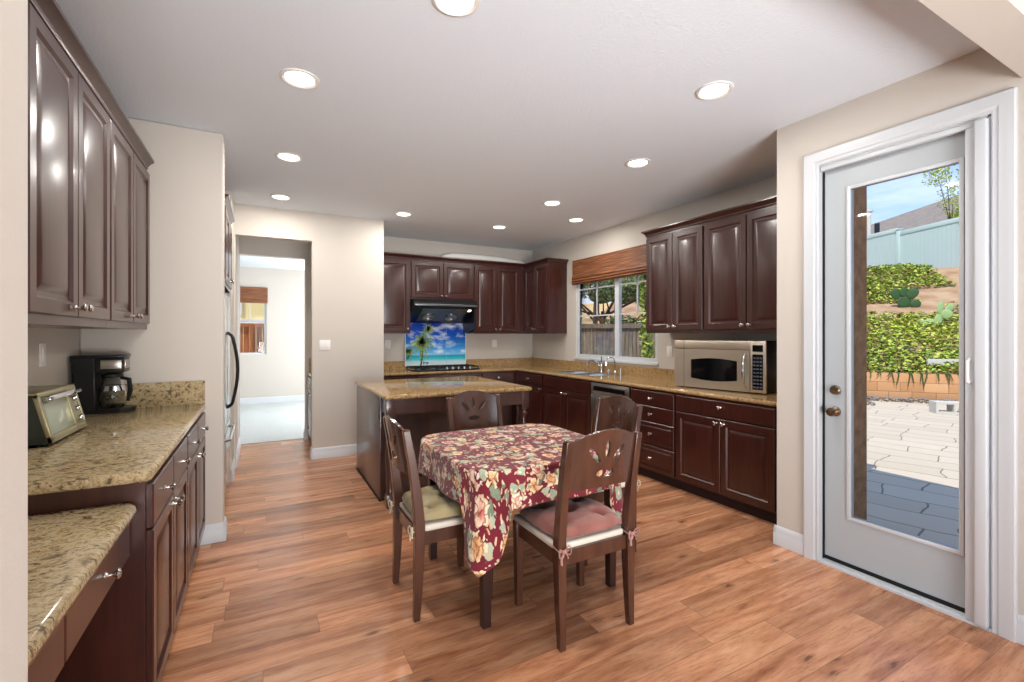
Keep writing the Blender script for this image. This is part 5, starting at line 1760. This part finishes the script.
def tree(name, label, base, height, trunk_r, blobs, nleaf, lsize, mleaf, mtrunk, seed, group=None, branches=6):
    rnd = random.Random(seed)
    t = thing(name, label, 'tree', base, group=group)
    b = MB()
    top = Vector((rnd.uniform(-.1, .1), rnd.uniform(-.1, .1), height * 0.6))
    b.tube([(0, 0, -0.3), (0.02, 0, height * 0.2), tuple(top * 0.8), tuple(top)], [trunk_r * 1.2, trunk_r, trunk_r * 0.75, trunk_r * 0.5], 10)
    for k in range(branches):
        c, rad = blobs[k % len(blobs)]
        s0 = top * rnd.uniform(0.4, 0.95)
        mid = (s0 + Vector(c)) * 0.5 + Vector((rnd.uniform(-.1, .1), rnd.uniform(-.1, .1), 0.1)) * height * 0.1
        b.tube([tuple(s0), tuple(mid), c], [trunk_r * 0.38, trunk_r * 0.26, trunk_r * 0.10], 7)
    b.build('trunk', mtrunk, t)
    b = MB(); leaves(b, blobs, nleaf, lsize, rnd, len(mleaf)); b.build('foliage', mleaf, t, smooth=0)
    return t
M['bark'] = mat('brown_bark', lin(86, 66, 50), 0.9, bump=0.6, bscale=20, var=0.2)
p = slope_pt(950, 262); base = W(952, 262, 19.5); base.z = 3.9
tree('young_tree', 'feathery light green tree rising above the blue fence', base, 4.2, 0.05,
     [((0.1, 0, 3.2), (0.55, 0.55, 0.9)), ((-0.5, 0.3, 4.2), (0.5, 0.5, 0.5)), ((0.4, -0.5, 4.3), (0.5, 0.5, 0.6)), ((-0.2, 0.2, 5.0), (0.6, 0.6, 0.5)), ((0.3, -0.2, 2.5), (0.4, 0.4, 0.5))],
     2600, 0.055, [GREEN[0], GREEN[1]], M['bark'], 21)
base = W(925, 240, 22); base.z = 4.0
t = thing('shrub', 'yellow-green shrub showing above the blue fence', 'shrub', base)
b = MB(); leaves(b, [((-1.0, 0.6, 1.5), (0.9, 0.6, 0.5)), ((0, 0, 1.7), (1.0, 0.7, 0.55)), ((1.0, -0.6, 2.0), (0.9, 0.6, 0.6))], 3000, 0.06, random.Random(2), 2); b.build('foliage', GREEN[:2], t, smooth=0)

# ---- view from the kitchen window: ground, old wood fence, trees, dry hill
M['dirt'] = mat('dry_ground', lin(176, 152, 116), 0.95, var=0.2, vscale=2)
b = MB(); b.box(3.99, 11.5, 2.5, 24, -0.2, -0.05)
M['oldwood'] = mat('weathered_fence_wood', lin(120, 106, 92), 0.85, var=0.3, vscale=5, stretch=(8, 8, 0.6))
def board_fence(name, label, a, c, z0, h, m, n, rail=True, step=0.0):
    a, c = Vector(a), Vector(c)
    d = c - a; L = math.hypot(d.x, d.y)
    t = thing(name, label, 'fence', (a.x, a.y, 0), math.atan2(d.y, d.x))
    wd = L / n
    b = MB(); rnd = random.Random(9)
    for k in range(n):
        b.box(k * wd + 0.005, (k + 1) * wd - 0.005, -0.01 + rnd.uniform(-.003, .003), 0.01, z0, z0 + h + rnd.uniform(-.01, .01))
    b.build('boards', m, t, smooth=0)
    for k in range(int(L / 1.2) + 1):
        MB().box(k * 1.2 - 0.045, k * 1.2 + 0.045, -0.10, -0.012, z0, z0 + h * 0.99).build('fence_post', m, t, smooth=0)
    for zz in (0.22, h - 0.02):
        MB().box(0, L, -0.055, -0.012, z0 + zz, z0 + zz + 0.09).build('fence_rail', m, t, smooth=0)
    return t
fa, fb = W(560, 330, 10.0), W(672, 330, 9.2)
board_fence('wooden_fence', 'weathered grey board fence seen through the kitchen window', fa, fb, GZ - 0.02, 1.60, M['oldwood'], 30)
M['dryhill'] = mat('dry_grass_hill', lin(214, 182, 124), 0.95, var=0.15, vscale=0.6, bump=0.4, bscale=3)
b = MB(); vs, fs = [], []
for j in range(13):
    for i in range(25):
        u_ = 500 + 210 * i / 24; dp = 13.5 + 40 * (j / 12) ** 1.3
        zz = -0.1 + (dp - 13.5) * 0.13 + 0.3 * mnoise.noise(Vector((i * 0.3, j * 0.4, 0)))
        q = W(u_, 335, dp); vs.append((q.x, q.y, zz))
for j in range(12):
    for i in range(24):
        a = j * 25 + i
        fs.append((a, a + 1, a + 26, a + 25))
b.add(vs, fs); struct('terrain_dry_hill', b, M['dryhill'], smooth=180)
DG = [mat('tree_leaf_olive', lin(120, 134, 84), 0.6), mat('tree_leaf_dark', lin(78, 94, 54), 0.6), mat('tree_leaf_light', lin(150, 164, 104), 0.6)]
base = W(603, 335, 12.5); base.z = 0.0
tree('shade_tree', 'branching shade tree beyond the wooden fence, left half of kitchen window', base, 3.4, 0.10,
     [((-0.9, 0.5, 2.6), (0.7, 0.7, 0.35)), ((0.5, -0.2, 2.75), (0.7, 0.7, 0.35)), ((-0.3, 0.4, 3.2), (0.9, 0.9, 0.5)), ((-1.2, 0.8, 2.2), (0.4, 0.4, 0.25)), ((1.0, -0.7, 2.5), (0.5, 0.5, 0.35)), ((0.0, 0.0, 2.5), (0.4, 0.4, 0.25))],
     6500, 0.06, DG, M['bark'], 33, 'trees outside the kitchen window', 9)
base = W(617, 335, 14.0); base.z = 0.3
tree('shade_tree', 'second darker shade tree beyond the wooden fence, near the window mullion', base, 3.8, 0.09,
     [((0.6, -0.3, 2.7), (0.8, 0.8, 0.4)), ((-0.5, 0.3, 3.0), (0.8, 0.8, 0.5)), ((1.3, -0.9, 2.6), (0.6, 0.6, 0.5)), ((0.2, -0.1, 2.3), (0.4, 0.4, 0.25))],
     5500, 0.06, DG, M['bark'], 35, 'trees outside the kitchen window', 7)
base = W(632, 335, 12.0); base.z = -0.02
t = thing('dark_hedge', 'dark clipped hedge above the wooden fence in the kitchen window', 'hedge', base)
b = MB(); leaves(b, [((-0.2, 0.1, 1.4), (0.75, 0.6, 0.55)), ((0.4, -0.4, 1.35), (0.6, 0.5, 0.5)), ((0.1, 0, 0.8), (0.8, 0.6, 0.7))], 4500, 0.06, random.Random(12), 2); b.build('foliage', [DG[1], GREEN[2]], t, smooth=0)
base = W(647, 335, 7.6); base.z = -0.02
t = thing('climbing_vine', 'tall light green vine hanging in the near part of the kitchen window', 'vine', base)
MB().tube([(0, 0, 0), (0.03, 0, 1.0), (-0.02, 0, 2.2), (0, 0, 3.2)], [0.04, 0.035, 0.03, 0.02], 8).build('stem', M['bark'], t)
b = MB(); leaves(b, [((0, 0, z / 4.0), (0.12 + 0.05 * math.sin(z), 0.12, 0.2)) for z in range(2, 14)] + [((-0.1, 0.1, 0.9), (0.22, 0.2, 0.16)), ((0.15, -0.1, 1.1), (0.22, 0.2, 0.14))], 1700, 0.05, random.Random(14), 3); b.build('foliage', [GREEN[0], GREEN[1], DG[2]], t, smooth=0)
for (uu, dp, sd, lab) in [(575, 26, 41, 'distant pale tree at the left of the kitchen window view'), (596, 30, 42, 'distant pale tree behind the shade trees outside'), (628, 27, 43, 'distant pale tree above the dark hedge outside'), (655, 24, 44, 'distant pale tree behind the climbing vine outside')]:
    base = W(uu, 335, dp); base.z = (dp - 13.5) * 0.12
    tree('background_tree', lab, base, 5.5, 0.2, [((0, 0, 4.5), (2.0, 2.0, 1.6)), ((-1.2, 0.9, 5.6), (1.6, 1.6, 1.5)), ((1.1, -0.9, 5.8), (1.6, 1.6, 1.5)), ((0, 0, 7.2), (1.6, 1.6, 1.2))],
         2400, 0.15, [DG[2], GREEN[0], DG[0]], M['bark'], sd, 'trees outside the kitchen window')

# ---- view from the far room window
b = MB(); b.box(-9, 8, 10.95, 20, -0.2, -0.05); struct('ground_far', b, M['dirt'])
M['redwood'] = mat('redwood_fence', lin(176, 112, 70), 0.85, var=0.35, vscale=4, stretch=(9, 9, 0.6))
board_fence('wooden_fence', 'orange-brown wooden fence seen through the far room window', (-2.6, 13.2, 0), (1.0, 13.2, 0), -0.1, 1.72, M['redwood'], 26)
t = thing('yellow_house', 'pale yellow neighbouring house seen through the far room window', 'house', (0, 0, 0))
MB().box(-6, 4, 16.0, 20, -0.1, 6.5).build('house_wall', mat('yellow_stucco', lin(246, 228, 164), 0.9), t, smooth=0)
MB().box(-6, 4, 15.96, 16.0, 1.80, 1.88).build('belt_trim', M['white'], t, smooth=0)
MB().box(-6, 4, 15.97, 16.0, 2.75, 2.87).build('belt_trim', M['white'], t, smooth=0)
MB().box(-0.35, 0.02, 15.93, 16.0, 2.95, 3.15).build('wall_lamp', mat('lamp_brown', lin(120, 104, 84), 0.6), t, smooth=0)
MB().box(-0.56, -0.50, 15.96, 16.0, 1.98, 2.75).build('corner_trim', M['white'], t, smooth=0)
